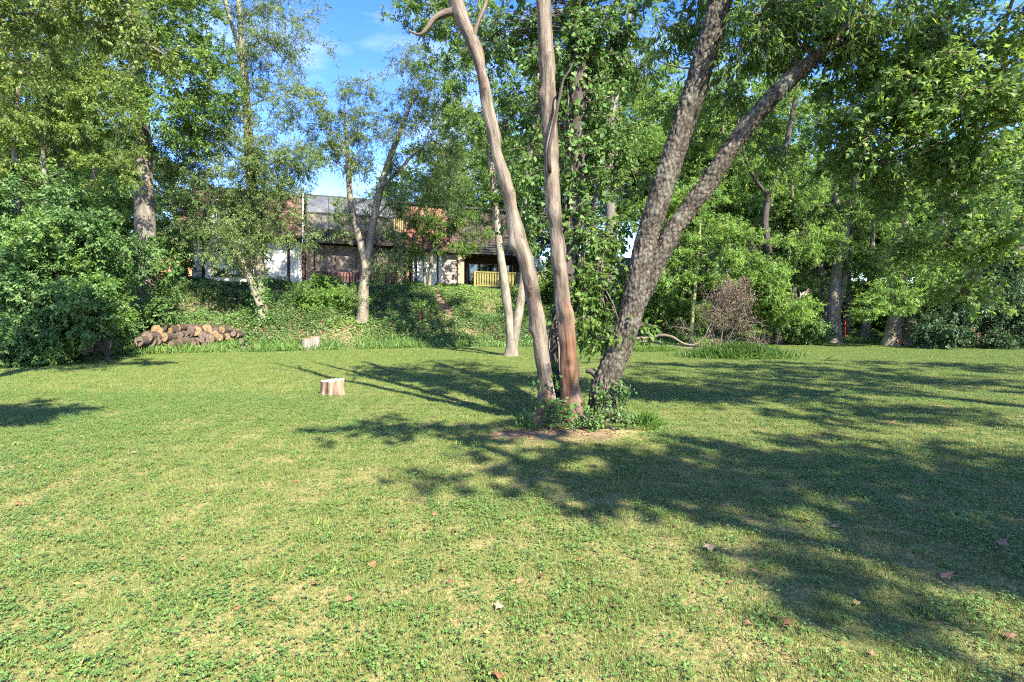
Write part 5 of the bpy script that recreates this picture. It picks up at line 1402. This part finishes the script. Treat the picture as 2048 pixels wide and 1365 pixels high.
def log_meshes(seed, endm):
    rg = np.random.default_rng(seed); n = 18; th = np.arange(n) * 2 * math.pi / n
    prof = 1 + .07 * np.cos(2 * th + rg.uniform(0, 6)) + .05 * np.cos(3 * th + rg.uniform(0, 6)) + .03 * rg.normal(size=n)
    b = Buf(); vs = []
    for k, yy in enumerate((0, .25, .6, 1.0)):
        pr_ = prof * (1 + .02 * rg.normal(size=n))
        vs.append(np.stack([np.cos(th) * pr_, np.full(n, yy), np.sin(th) * pr_], 1))
    v = np.vstack(vs)
    f = [(k * n + j, k * n + (j + 1) % n, (k + 1) * n + (j + 1) % n, (k + 1) * n + j) for k in range(3) for j in range(n)]
    b.add(v, f, smooth=True, bk=v * np.array((.2, .2, .2))[None, :])
    b.f.append(np.array([[3 * n + j for j in range(n)][::-1]])); b.var.append(np.full(1, .5, np.float32)); b.sm.append(np.full(1, False)); b.mi.append(np.zeros(1, np.int32))
    bm_ = b.mesh('log', M['log_bark'])
    c = Buf(); e = vs[0] * np.array((.94, 1, .94)); e[:, 1] = -.012
    c.add(np.vstack([e, [[.03, -.004, .02]]]), [(j, (j + 1) % n, n) for j in range(n)])
    rim = np.vstack([vs[0], e]); c.add(rim, [(j, (j + 1) % n, n + (j + 1) % n, n + j) for j in range(n)])
    return bm_, c.mesh('cut_face', endm)
LM = [log_meshes(200 + k, M['log_end'] if k % 2 == 0 else M['log_end_grey']) for k in range(6)]
rows = {'top': [(330, 262, 48, 0), (425, 260, 50, 0), (510, 242, 35, 0), (625, 258, 42, 1), (680, 268, 42, 0), (770, 260, 48, 0), (850, 256, 24, 1), (905, 262, 32, 0)],
        'middle': [(240, 318, 46, 1), (325, 328, 28, 1), (390, 322, 38, 0), (448, 326, 25, 1), (485, 292, 28, 1), (535, 303, 28, 1), (588, 294, 22, 1), (625, 308, 14, 1), (735, 305, 32, 1), (845, 298, 34, 0), (885, 325, 30, 0), (945, 318, 28, 0), (985, 328, 26, 0), (1010, 292, 22, 1), (1045, 305, 18, 0)],
        'bottom': [(165, 362, 42, 1), (272, 368, 46, 1), (340, 362, 24, 1), (405, 356, 28, 1), (380, 394, 24, 1), (452, 388, 30, 1), (466, 358, 16, 1), (515, 338, 28, 1), (525, 372, 38, 1), (575, 338, 32, 1), (600, 372, 24, 1), (640, 348, 20, 1), (655, 378, 20, 1), (690, 360, 32, 1), (728, 345, 24, 1), (745, 380, 22, 1), (790, 338, 44, 1), (800, 390, 24, 1), (1080, 365, 22, 1)]}
ORD = ['first', 'second', 'third', 'fourth', 'fifth', 'sixth', 'seventh', 'eighth', 'ninth', 'tenth', 'eleventh', 'twelfth', 'thirteenth', 'fourteenth', 'fifteenth', 'sixteenth', 'seventeenth', 'eighteenth', 'nineteenth', 'twentieth', 'twenty-first']
rl = random.Random(5)
for row, ls in rows.items():
    for k, (zx, zy, r, kind) in enumerate(sorted(ls)):
        px, py = 240 + zx / 4.452, 600 + zy / 4.452
        Y = float(edge_y((px - CX) / F * 22.0)) + .95 + (.3 if row == 'top' else .1 if row == 'middle' else 0) + rl.uniform(-.12, .12)
        c = P(px, py, Y) - np.array((0, 0, .05)); rr = r / 4.452 / F * Y * 1.08
        bm_, cm = LM[rl.choice([0, 2, 4]) if kind == 0 else rl.choice([1, 3, 5])]
        o = part_of(None, 'log', bm_, [float(q) for q in c], (rl.uniform(-.05, .05), rl.uniform(0, 6.28), rl.uniform(-.28, .22)), (rr, rl.uniform(.5, .9), rr))
        tag(o, f'{"tan" if kind == 0 else "greyish"} cut log, {ORD[k]} from the left in the {row} row of the woodpile', 'log', 'logs stacked in the woodpile')
        part_of(o, 'cut_face', cm)
# big mossy rounds half hidden under the left shrub
M['moss_bark'] = noise_mat('moss_bark', [(.3, (.05, .045, .025)), (.5, (.12, .11, .05)), (.7, (.22, .19, .11))], 5, (1, 1, .4), .95, .6, 20, .02)
LMm = log_meshes(230, M['moss_bark'])
for k, (px, py, r, lab) in enumerate(((115, 702, 24, 'large mossy log end lying under the big blue-green shrub'), (172, 694, 14, 'smaller mossy log half hidden under the left shrub'))):
    Y = 17.4; c = P(px, py, Y); rr = r / F * Y
    o = part_of(None, 'log', LMm[0], [float(q) for q in c], (0, k * 2.0, .2), (rr * 1.25, .9, rr)); tag(o, lab, 'log'); part_of(o, 'cut_face', LMm[1])

# ------------------------------------------------------------------ stumps
M['stump_top'] = noise_mat('stump_top', [(.3, (.36, .29, .19)), (.55, (.52, .45, .33)), (.75, (.64, .58, .47))], 6, rough=.85, bump=.25, bscale=30)
M['stump_side'] = noise_mat('stump_side', [(.34, (.03, .02, .013)), (.44, (.10, .065, .04)), (.54, (.20, .15, .10)), (.7, (.31, .25, .18))], 9, (1, 1, .12), .9, .6, 26, .015, coord='bark')
M['stump_grey'] = noise_mat('stump_grey', [(.32, (.07, .055, .043)), (.5, (.16, .14, .12)), (.7, (.27, .245, .215))], 8, (1, 1, .15), .9, .5, 26, .015, coord='bark')
def stump(label, px, py_top, py_bot, wpx, Y, mats, seed, tilt=0.0, group=None):
    rg = np.random.default_rng(seed); n = 40
    th = np.arange(n) * 2 * math.pi / n
    r0 = wpx / F * Y / 2
    x = (px - CX) / F * Y
    zb = P(px, py_bot, Y)[2]; h_ = (py_bot - py_top) / F * Y
    root = thing('tree_stump', label, 'stump', (x, Y, zb), 0, group)
    lob = .06 * np.cos(3 * th + rg.uniform(0, 6)) + .05 * np.cos(5 * th + rg.uniform(0, 6)) + .035 * np.cos(9 * th + rg.uniform(0, 6)) + .02 * rg.normal(size=n)
    b = Buf(); V, K = [], []
    hs = np.linspace(-.12, h_, 14)
    for hh in hs:
        fl = 1 + .16 * math.exp(-max(hh, 0) / .07)
        rr = r0 * (fl * .97 + lob * (1 + .6 * math.exp(-max(hh, 0) / .1)) + .012 * rg.normal(size=n))
        zz = hh + (tilt * np.cos(th) * r0 if hh == hs[-1] else 0) + (0 if hh < h_ else .008 * rg.normal(size=n))
        V.append(np.stack([np.cos(th) * rr, np.sin(th) * rr, np.broadcast_to(zz, (n,))], 1)); K.append(np.stack([np.cos(th) * r0, np.sin(th) * r0, np.full(n, hh)], 1))
    f = [(k * n + j, k * n + (j + 1) % n, (k + 1) * n + (j + 1) % n, (k + 1) * n + j) for k in range(13) for j in range(n)]
    b.add(np.vstack(V), f, smooth=True, bk=np.vstack(K)); b.build('bark_side', mats[0], root)
    c = Buf(); top = V[-1] * np.array((.985, .985, 1)) + np.array((0, 0, .004))
    inn = V[-1] * np.array((.5, .5, 1)); inn[:, 2] = h_ + tilt * np.cos(th) * r0 * .5 + .006 + .004 * rg.normal(size=n)
    c.add(np.vstack([V[-1], top]), [(j, (j + 1) % n, n + (j + 1) % n, n + j) for j in range(n)])
    c.add(np.vstack([top, inn, [[0, 0, h_ + .006]]]), [(j, (j + 1) % n, n + (j + 1) % n, n + j) for j in range(n)])
    c.add(np.vstack([inn, [[0, 0, h_ + .006]]]), [(j, (j + 1) % n, n) for j in range(n)])
    c.build('cut_top', mats[1], root)
    return root
stump('freshly cut stump with pale top alone on the sunny lawn', 667, 761, 791, 46, 10.55, (M['stump_side'], M['stump_top']), 301, .05)
stump('front half of the pair of weathered stumps at the bank foot', 613, 678, 700, 22, 23.4, (M['stump_grey'], M['log_end']), 302, -.03)
stump('rear half of the pair of weathered stumps at the bank foot', 629, 674, 696, 24, 23.75, (M['stump_grey'], M['log_end']), 303, .05)
# chip and soil scatter at the fresh stump
b = Buf(); rg = np.random.default_rng(305)
p0 = P(655, 793, 10.4); q = np.stack([p0[0] + rg.normal(size=260) * .28, p0[1] + rg.normal(size=260) * .16, np.full(260, .018)], 1)
put_leaves(b, rg, q, rand_dir(rg, 260) * np.array((1, 1, .2)), np.array((0, 0, 1.0)) + rand_dir(rg, 260) * .3, .03, .5, T_RHOMB, var=rg.uniform(.4, .9, 260))
o = b.build('wood_chips', M['litter']); o['kind'] = 'stuff'; o['label'] = 'pale sawdust and chips round the fresh stump'; o['category'] = 'wood chips'

# ------------------------------------------------------------------ stakes and markers
def paint(name, col): return noise_mat(name, [(.3, tuple(c * .75 for c in col)), (.7, col)], 8, rough=.55, bump=0)
M['red_paint'] = paint('red_paint', (.50, .035, .055)); M['orange_paint'] = paint('orange_paint', (.75, .14, .02)); M['pink_paint'] = paint('pink_paint', (.60, .22, .20))
def stake(label, px, py0, py1, wpx, Y, mat, cat='stake', lean=0.0, name='survey_stake'):
    a, c = P(px, py1, Y), P(px, py0, Y)
    r = thing(name, label, cat, a, 0)
    hh = c[2] - a[2]; w = wpx / F * Y / 3.4
    b = Buf(); b.hexa([(-w, -.02, -.25), (w, -.02, -.25), (w, .02, -.25), (-w, .02, -.25)], [(-w + lean, -.02, hh), (w + lean, -.02, hh), (w + lean, .02, hh), (-w + lean, .02, hh)]); b.build('post', mat, r)
    b = Buf(); b.hexa([(-w - .004 + lean, -.026, hh - .16), (w + .004 + lean, -.026, hh - .16), (w + .004 + lean, .026, hh - .16), (-w - .004 + lean, .026, hh - .16)], [(-w - .005 + lean, -.028, hh + .02), (w + .005 + lean, -.028, hh + .02), (w + .005 + lean, .028, hh + .02), (-w - .005 + lean, .028, hh + .02)]); b.build('flagging', mat, r)
stake('thin red stake standing in the ivy on the bank', 841, 630, 661, 4.5, 27.2, M['red_paint'])
stake('red stake at the foot of the thin trunks on the right', 1690, 642, 664, 4, 30.2, M['red_paint'])
stake('short orange marker beside the leaning trunk', 1798, 680, 693, 5, 26.6, M['orange_paint'], 'marker', .05)
stake('small pinkish board glimpsed under the dark evergreen', 2020, 662, 678, 14, 30, M['pink_paint'], 'board', name='marker_board')

# ------------------------------------------------------------------ fallen dead branch
rng = np.random.default_rng(121)
db0 = P(1275, 690, 24.6)
dead = thing('fallen_branch', 'fallen dead branch with dry brown leaves lying behind the big tree', 'branch', (db0[0], db0[1], tz(db0[0], db0[1])))
base = np.array(dead.location)
M['dead_limb'] = noise_mat('dead_limb', [(.3, (.055, .042, .032)), (.55, (.125, .10, .078)), (.75, (.21, .18, .145))], 7, (1, 1, .2), .85, .4, 24, .01, coord='bark')
limbs = [[(1262, 678, 13), (1300, 677, 12), (1322, 672, 12), (1345, 676, 10), (1370, 690, 9), (1395, 692, 8), (1415, 676, 6), (1425, 655, 5), (1460, 632, 4), (1500, 612, 2)],
         [(1280, 684, 10), (1310, 684, 9), (1340, 695, 8), (1380, 698, 7), (1430, 702, 4), (1470, 706, 2)],
         [(1300, 692, 8), (1350, 693, 7), (1400, 700, 5), (1450, 690, 3), (1500, 668, 2)],
         [(1440, 694, 5), (1446, 650, 4), (1452, 610, 3), (1460, 566, 1.5)], [(1452, 690, 4), (1470, 650, 3), (1482, 610, 2), (1488, 576, 1)], [(1430, 690, 4), (1424, 650, 3), (1428, 615, 2), (1440, 580, 1)],
         [(1415, 676, 5), (1432, 640, 4), (1440, 610, 3), (1452, 575, 2)], [(1425, 655, 4), (1470, 640, 3), (1520, 640, 1.5)], [(1395, 690, 5), (1380, 660, 3), (1350, 650, 2), (1330, 655, 1)], [(1430, 645, 3), (1450, 610, 3), (1475, 590, 2), (1490, 572, 1)],
         [(1420, 660, 4), (1412, 620, 3), (1424, 590, 2)], [(1440, 612, 3), (1462, 588, 2), (1470, 570, 1)], [(1470, 700, 3), (1510, 680, 2), (1545, 680, 1)]]
ends = []
for k, lpix in enumerate(limbs):
    st = stem_pts(lpix, 24.6 + (k % 3 - 1) * .35); st[:, 3] *= .52; s = spline(st, 30); s[:, :3] += np.cumsum(rng.normal(size=(30, 3)), 0) * .026 * np.linspace(0, 1, 30)[:, None]
    s[:, 3] *= 1 + .12 * rng.normal(size=30)
    s[:, 2] = np.maximum(s[:, 2], terrain(s[:, 0], s[:, 1]) + s[:, 3] * .6)
    b = Buf(); b.tube(s[:, :3] - base, np.maximum(s[:, 3], .009), 8); b.build('limb', M['dead_limb'], dead)
    ends.append(s[8 if k > 2 else 17:, :3])
ends = np.vstack(ends)
tb = Buf(); lb = Buf(); tips = []
for q in range(380):
    p0 = ends[rng.integers(len(ends))]
    d = unit(rng.normal(size=3) * np.array((1, .7, 1)) + np.array((.1, 0, .35)))
    e = p0 + d * rng.uniform(.25, .8); e[2] = max(e[2], tz(e[0], e[1]) + .03)
    m_ = (p0 + e) / 2 + rng.normal(size=3) * .06
    tb.tube(spline(np.array([p0, m_, e]), 5) - base, np.linspace(.010, .004, 5), 4, cap=False)
    tips.append((m_ + e) / 2); tips.append(e)
tb.build('twigs', M['dead_limb'], dead)
tips = np.array(tips)
tpx = CX + tips[:, 0] / tips[:, 1] * F
tips = tips[((tpx > 1398) & (tpx < 1516)) | (rng.random(len(tips)) < .22)]
n = 5600
i = rng.integers(0, len(tips), n)
pos = tips[i] + rng.normal(size=(n, 3)) * .09 - base
dr = rand_dir(rng, n) * .6 + np.array((0, 0, -1.0))
put_leaves(lb, rng, pos, dr, rand_dir(rng, n), rng.uniform(.05, .11, n), .4, T_RHOMB, fold=.3)
o = lb.build('dead_foliage', M['leaf_dead'], dead); o['kind'] = 'stuff'

# weedy clumps of tall grass
def weed_clump(name, label, px, Y, rx, ry, n, hmin, hmax, mat, seed, wide=.09, var=(.1, .7)):
    rg = np.random.default_rng(seed)
    x0 = (px - CX) / F * Y
    z0 = tz(x0, Y)
    d = rg.normal(size=(n, 2)) * .45
    x, y = x0 + d[:, 0] * rx, Y + d[:, 1] * ry
    fall = np.exp(-(d ** 2).sum(1))
    z = terrain(x, y)
    dr = rand_dir(rg, n) * .85 + np.array((0, 0, 1.0)) + np.stack([d[:, 0], d[:, 1], 0 * z], 1) * .4
    b = Buf()
    put_leaves(b, rg, np.stack([x - x0, y - Y, z - z0 - .02], 1), dr, rand_dir(rg, n), rg.uniform(hmin, hmax, n) * (.45 + .55 * fall), wide, np.array([(0, 0), (.5, .3), (.3, .7), (0, 1), (-.3, .7), (-.5, .3)]), droop=.45, var=rg.uniform(*var, n))
    o = b.build(name, mat, None, (x0, Y, z0)); tag(o, label, 'grass clump')
    return o
weed_clump('tall_grass_clump', 'blue-green clump of uncut grass in front of the dead branch', 1480, 19.6, 1.7, .9, 6500, .12, .66, M['leaf_mid'], 401, .13, var=(.0, .6))
weed_clump('tall_grass_clump', 'low pale green clump left of the uncut grass clump', 1405, 20.6, 1.0, .6, 1600, .15, .35, M['leaf_blue'], 402)
weed_clump('tall_grass_clump', 'bright strip of tall grass below the fallen branch', 1310, 23.0, 1.6, .5, 2400, .15, .40, M['leaf_light'], 403, .06, (.3, .9))
weed_clump('weed_tuft', 'grassy weed tuft at the right of the big tree foot', 1292, 7.3, .22, .16, 420, .12, .30, M['leaf_light'], 404, .07, (.1, .7))
weed_clump('weed_tuft', 'small weeds at the left of the big tree foot', 1052, 7.2, .09, .06, 60, .08, .20, M['leaf_light'], 405, .3, (.3, .9))
# ------------------------------------------------------------------ the mown lawn
rng = np.random.default_rng(131)
def turf_patch(seed, n, size, hmin, hmax, w, clover):
    rg = np.random.default_rng(seed)
    b = Buf()
    xy = rg.uniform(-size / 2, size / 2, (n, 2))
    a = rg.uniform(0, 6.28, n); tilt = np.minimum(np.abs(rg.normal(size=n)) * .85, 1.45)
    d = np.stack([np.cos(a) * np.sin(tilt), np.sin(a) * np.sin(tilt), np.cos(tilt)], 1)
    vr = rg.random(n)          # the low values dry out first: short, lying blades
    tilt = np.where(vr < .55, np.minimum(tilt + .75, 1.5), tilt); d = np.stack([np.cos(a) * np.sin(tilt), np.sin(a) * np.sin(tilt), np.cos(tilt)], 1)
    L = (rg.uniform(hmin, hmax, n) * np.where(vr < .55, .85, 1.0))[:, None]
    s = np.stack([-np.sin(a + rg.normal(size=n)), np.cos(a), 0 * a], 1)
    s = unit(s) * (w * rg.uniform(.6, 1.3, n))[:, None] / 2
    p = np.column_stack([xy, np.zeros(n)])
    v = np.stack([p - s, p + s, p + d * L], 1).reshape(-1, 3)
    b.add(v, np.arange(3 * n).reshape(n, 3), vr)
    if clover:
        m = clover
        c0 = rg.uniform(-size / 2, size / 2, (max(1, m // 9), 2))
        c = c0[rg.integers(0, len(c0), m)] + rg.normal(size=(m, 2)) * .045
        z = rg.uniform(.015, .045, m)
        for k in range(3):
            ang = rg.uniform(0, 6.28, m) if k == 0 else ang + 2.1
            dd = np.stack([np.cos(ang), np.sin(ang), rg.normal(size=m) * .25], 1)
            put_leaves(b, rg, np.column_stack([c, z]), dd, np.array((0, 0, 1.0)) + rand_dir(rg, m) * .35, rg.uniform(.008, .016, m), .9, np.array([(0, 0), (.5, .55), (.28, 1), (-.28, 1), (-.5, .55)]), droop=.05, fold=.15, mi=1)
    me = b.mesh('turf_patch', [M['grass'], M['clover']])
    return bpy.data.objects.new('turf_patch', me)
SZ = .62
patches = [turf_patch(501, 5600, SZ, .014, .046, .0044, 260), turf_patch(502, 5600, SZ, .012, .042, .0044, 420), turf_patch(503, 5600, SZ, .014, .048, .0044, 150),
           turf_patch(504, 2600, SZ, .02, .055, .008, 170), turf_patch(505, 2600, SZ, .02, .06, .008, 120)]
def tuft_patch(seed, n, h, w, spread):
    rg = np.random.default_rng(seed); b = Buf()
    p = np.column_stack([rg.normal(size=(n, 2)) * spread, np.zeros(n)])
    dr = rand_dir(rg, n) * .6 + np.array((0, 0, .75)) + p * 6
    put_leaves(b, rg, p, dr, rand_dir(rg, n), rg.uniform(.5, 1, n) * h, w, np.array([(0, 0), (.5, .35), (0, 1), (-.5, .35)]), droop=.5, var=rg.uniform(.62, 1, n))
    return bpy.data.objects.new('turf_patch', b.mesh('turf_patch', [M['grass'], M['clover']]))
patches += [tuft_patch(511, 46, .085, .07, .022), tuft_patch(512, 26, .06, .30, .018)]
def lawn_points(y0, y1, step, kx):
    out = []
    for y in np.arange(y0, y1, step):
        w = y * 1.10 + 1.6
        xs_ = np.arange(-w, w, step)
        out.append(np.stack([xs_ + rng.uniform(-.08, .08, len(xs_)), np.full(len(xs_), y) + rng.uniform(-.08, .08, len(xs_))], 1))
    return np.vstack(out)
near = lawn_points(1.2, 11.0, .47, 0); far = lawn_points(11.0, 32.0, .52, 0)
pts = np.vstack([near, far])
isn = np.arange(len(pts)) < len(near)
ok = (pts[:, 1] < edge_y(pts[:, 0]) + .35) & (soil_shade_mask(pts[:, 0], pts[:, 1]) < .55)
pts, isn = pts[ok], isn[ok]
cl = vnoise(np.column_stack([pts * .55, pts[:, 0] * 0]), 61) + rng.normal(size=len(pts)) * .12
idx = np.where(isn, np.where(cl > .55, 1, np.where(cl < .38, 2, 0)), np.where(cl > .5, 3, 4)).astype(np.int32)
tf = np.stack([rng.uniform(-9, 9, 900), rng.uniform(1.8, 9.5, 900)], 1)
tf = tf[(np.abs(tf[:, 0]) < tf[:, 1] * 1.1 + 1) & (vnoise(np.column_stack([tf * .9, tf[:, 0] * 0]), 91) > .52) & (soil_shade_mask(tf[:, 0], tf[:, 1]) < .3)]
idx = np.r_[idx, rng.integers(5, 7, len(tf))].astype(np.int32)
pts = np.vstack([pts, tf])
gm = bpy.data.meshes.new('grass')
gm.vertices.add(len(pts))
gm.vertices.foreach_set('co', np.column_stack([pts, terrain(pts[:, 0], pts[:, 1]) - .004]).astype(np.float32).ravel())
for nme, typ, key, val in (('idx', 'INT', 'value', idx), ('rot', 'FLOAT_VECTOR', 'vector', np.column_stack([np.zeros((len(pts), 2)), rng.integers(0, 4, len(pts)) * math.pi / 2 + rng.uniform(-.3, .3, len(pts))]).astype(np.float32).ravel()),
                           ('scl', 'FLOAT_VECTOR', 'vector', np.column_stack([np.full((len(pts), 2), 1.0), rng.uniform(.75, 1.25, len(pts))]).astype(np.float32).ravel())):
    gm.attributes.new(nme, typ, 'POINT').data.foreach_set(key, val)
grass = bpy.data.objects.new('grass', gm)
COL.objects.link(grass)
grass['kind'] = 'stuff'; grass['label'] = 'mown lawn grass with clover and dry patches'; grass['category'] = 'grass'
ng = bpy.data.node_groups.new('grass_scatter', 'GeometryNodeTree')
ng.interface.new_socket('Geometry', in_out='INPUT', socket_type='NodeSocketGeometry')
ng.interface.new_socket('Geometry', in_out='OUTPUT', socket_type='NodeSocketGeometry')
N, Lk = ng.nodes, ng.links
gi, go = N.new('NodeGroupInput'), N.new('NodeGroupOutput')
iop = N.new('GeometryNodeInstanceOnPoints')
g2i = N.new('GeometryNodeGeometryToInstance')
for ob in reversed(patches):
    oi = N.new('GeometryNodeObjectInfo'); oi.inputs['Object'].default_value = ob
    Lk.new(oi.outputs['Geometry'], g2i.inputs[0])
def named(nm, typ):
    a = N.new('GeometryNodeInputNamedAttribute'); a.data_type = typ; a.inputs['Name'].default_value = nm
    return a.outputs['Attribute']
Lk.new(gi.outputs[0], iop.inputs['Points'])
Lk.new(g2i.outputs[0], iop.inputs['Instance'])
iop.inputs['Pick Instance'].default_value = True
Lk.new(named('idx', 'INT'), iop.inputs['Instance Index'])
Lk.new(named('rot', 'FLOAT_VECTOR'), iop.inputs['Rotation'])
Lk.new(named('scl', 'FLOAT_VECTOR'), iop.inputs['Scale'])
Lk.new(iop.outputs[0], go.inputs[0])
md = grass.modifiers.new('scatter', 'NODES'); md.node_group = ng

# ------------------------------------------------------------------ fallen leaves on the lawn
def fallen_mesh(seed, col):
    rg = np.random.default_rng(seed)
    sh = T_LOBED * np.array((1, 1)) - np.array((0, .5))
    ang = np.arctan2(sh[:, 1], sh[:, 0])
    z = .10 * np.cos(ang * 2 + rg.uniform(0, 6)) * np.linalg.norm(sh, axis=1) ** 1.5 + rg.normal(size=len(sh)) * .05 + .10
    k = len(sh)
    top = np.column_stack([sh, z])
    b = Buf()
    c = np.array([[0, 0, .13]])
    b.add(np.vstack([top, c]), [(j, (j + 1) % k, k) for j in range(k)], col)
    b.add(np.vstack([top, c]) - np.array((0, 0, .012)), [((j + 1) % k, j, k) for j in range(k)], col)
    b.tube([(0, -.48, .1), (.05, -.8, .14), (.12, -1.0, .08)], [.025, .018, .015], 4, col)
    return b.mesh('fallen_leaf', M['litter'])
FM = [fallen_mesh(600 + k, c) for k, c in enumerate((.12, .3, .42, .62, .82, .97))]
def fallen(px, py, size, kind, label, group=None, rot=None):
    Y = CH * F / (py - HY)
    x = (px - CX) / F * Y
    o = part_of(None, 'fallen_leaf', FM[kind], (x, Y, tz(x, Y) + .022), (rl.uniform(-.35, .35), rl.uniform(-.3, .3), rl.uniform(0, 6.28) if rot is None else rot), (size * .8, size * .8, size * .8))
    tag(o, label, 'leaf', group)
fallen(1420, 1102, .085, 4, 'pale star-shaped fallen leaf at the edge of the shade')
fallen(1890, 1157, .10, 3, 'large tan fallen leaf in the shade on the right')
fallen(1607, 1045, .075, 0, 'dark brown fallen leaf in the middle of the right shade')
fallen(1840, 967, .08, 2, 'tan fallen leaf in the upper part of the right shade')
fallen(2006, 1092, .085, 3, 'grey-tan fallen leaf close to the right edge')
fallen(1672, 1057, .06, 3, 'small curled leaf right of the dark brown one')
fallen(757, 1067, .065, 1, 'orange fallen leaf on the lawn below the fresh stump')
fallen(911, 1067, .065, 1, 'orange-brown fallen leaf below the tree shadow tip')
fallen(742, 1133, .07, 2, 'olive-brown fallen leaf in the middle of the near lawn')
fallen(1082, 1157, .055, 0, 'rusty fallen leaf on the near lawn below the big tree')
fallen(1040, 1165, .05, 3, 'pale curled leaf just left of the rusty one')
fallen(629, 1170, .05, 1, 'small orange leaf on the near lawn left of centre')
fallen(996, 1218, .05, 4, 'narrow pale leaf standing in the near grass')
fallen(973, 1270, .04, 5, 'yellow leaf in the near grass at the centre')
fallen(997, 1358, .055, 1, 'reddish leaf at the bottom edge of the picture')
fallen(150, 1168, .045, 5, 'yellow-orange leaf on the near lawn at the left')
fallen(1785, 848, .11, 3, 'pale curled leaf on the lawn right of the big tree')
fallen(268, 910, .06, 4, 'white-looking leaf on the sunny lawn at the left')
fallen(1575, 1255, .06, 1, 'thin brown curled leaf at the shade edge bottom right')
fallen(1715, 1212, .045, 5, 'yellow leaf in the lower right shade edge')
GL = 'small brown leaves scattered over the sunny lawn'
rf = random.Random(12)
n = 0
while n < 48:
    px, py = rf.uniform(0, 1250), 640 + 520 * rf.random() ** 1.6 + 60
    Y = CH * F / (py - HY); x = (px - CX) / F * Y
    if py < 715 or Y > edge_y(np.array([x]))[0] - .3 or (1040 < px < 1260 and py < 880):
        continue
    fallen(px, py, rf.uniform(.03, .06), rf.choice([0, 1, 1, 2, 3]), 'small dry brown leaf lying on the sunny lawn', GL); n += 1
n = 0
while n < 16:
    px, py = rf.uniform(1150, 2040), rf.uniform(730, 1330)
    fallen(px, py, rf.uniform(.035, .06), rf.choice([0, 1, 3, 3]), 'small dry brown leaf lying on the shaded right lawn', 'small brown leaves scattered over the shaded lawn'); n += 1
# litter under the big tree
b = Buf(); rg = np.random.default_rng(701)
m = 300
q = np.stack([mid[0] - .35 + rg.normal(size=m) * .55, mid[1] - .62 + rg.normal(size=m) * .26, np.zeros(m)], 1); q[:, 2] = terrain(q[:, 0], q[:, 1]) + .012
put_leaves(b, rg, q, rand_dir(rg, m) * np.array((1, 1, .3)), np.array((0, 0, 1.0)) + rand_dir(rg, m) * .5, rg.uniform(.02, .06, m), .45, T_OVAL, var=rg.uniform(0, .7, m))
o = b.build('leaf_litter', M['litter']); o['kind'] = 'stuff'; o['label'] = 'dry leaf litter on bare soil below the big tree'; o['category'] = 'leaf litter'
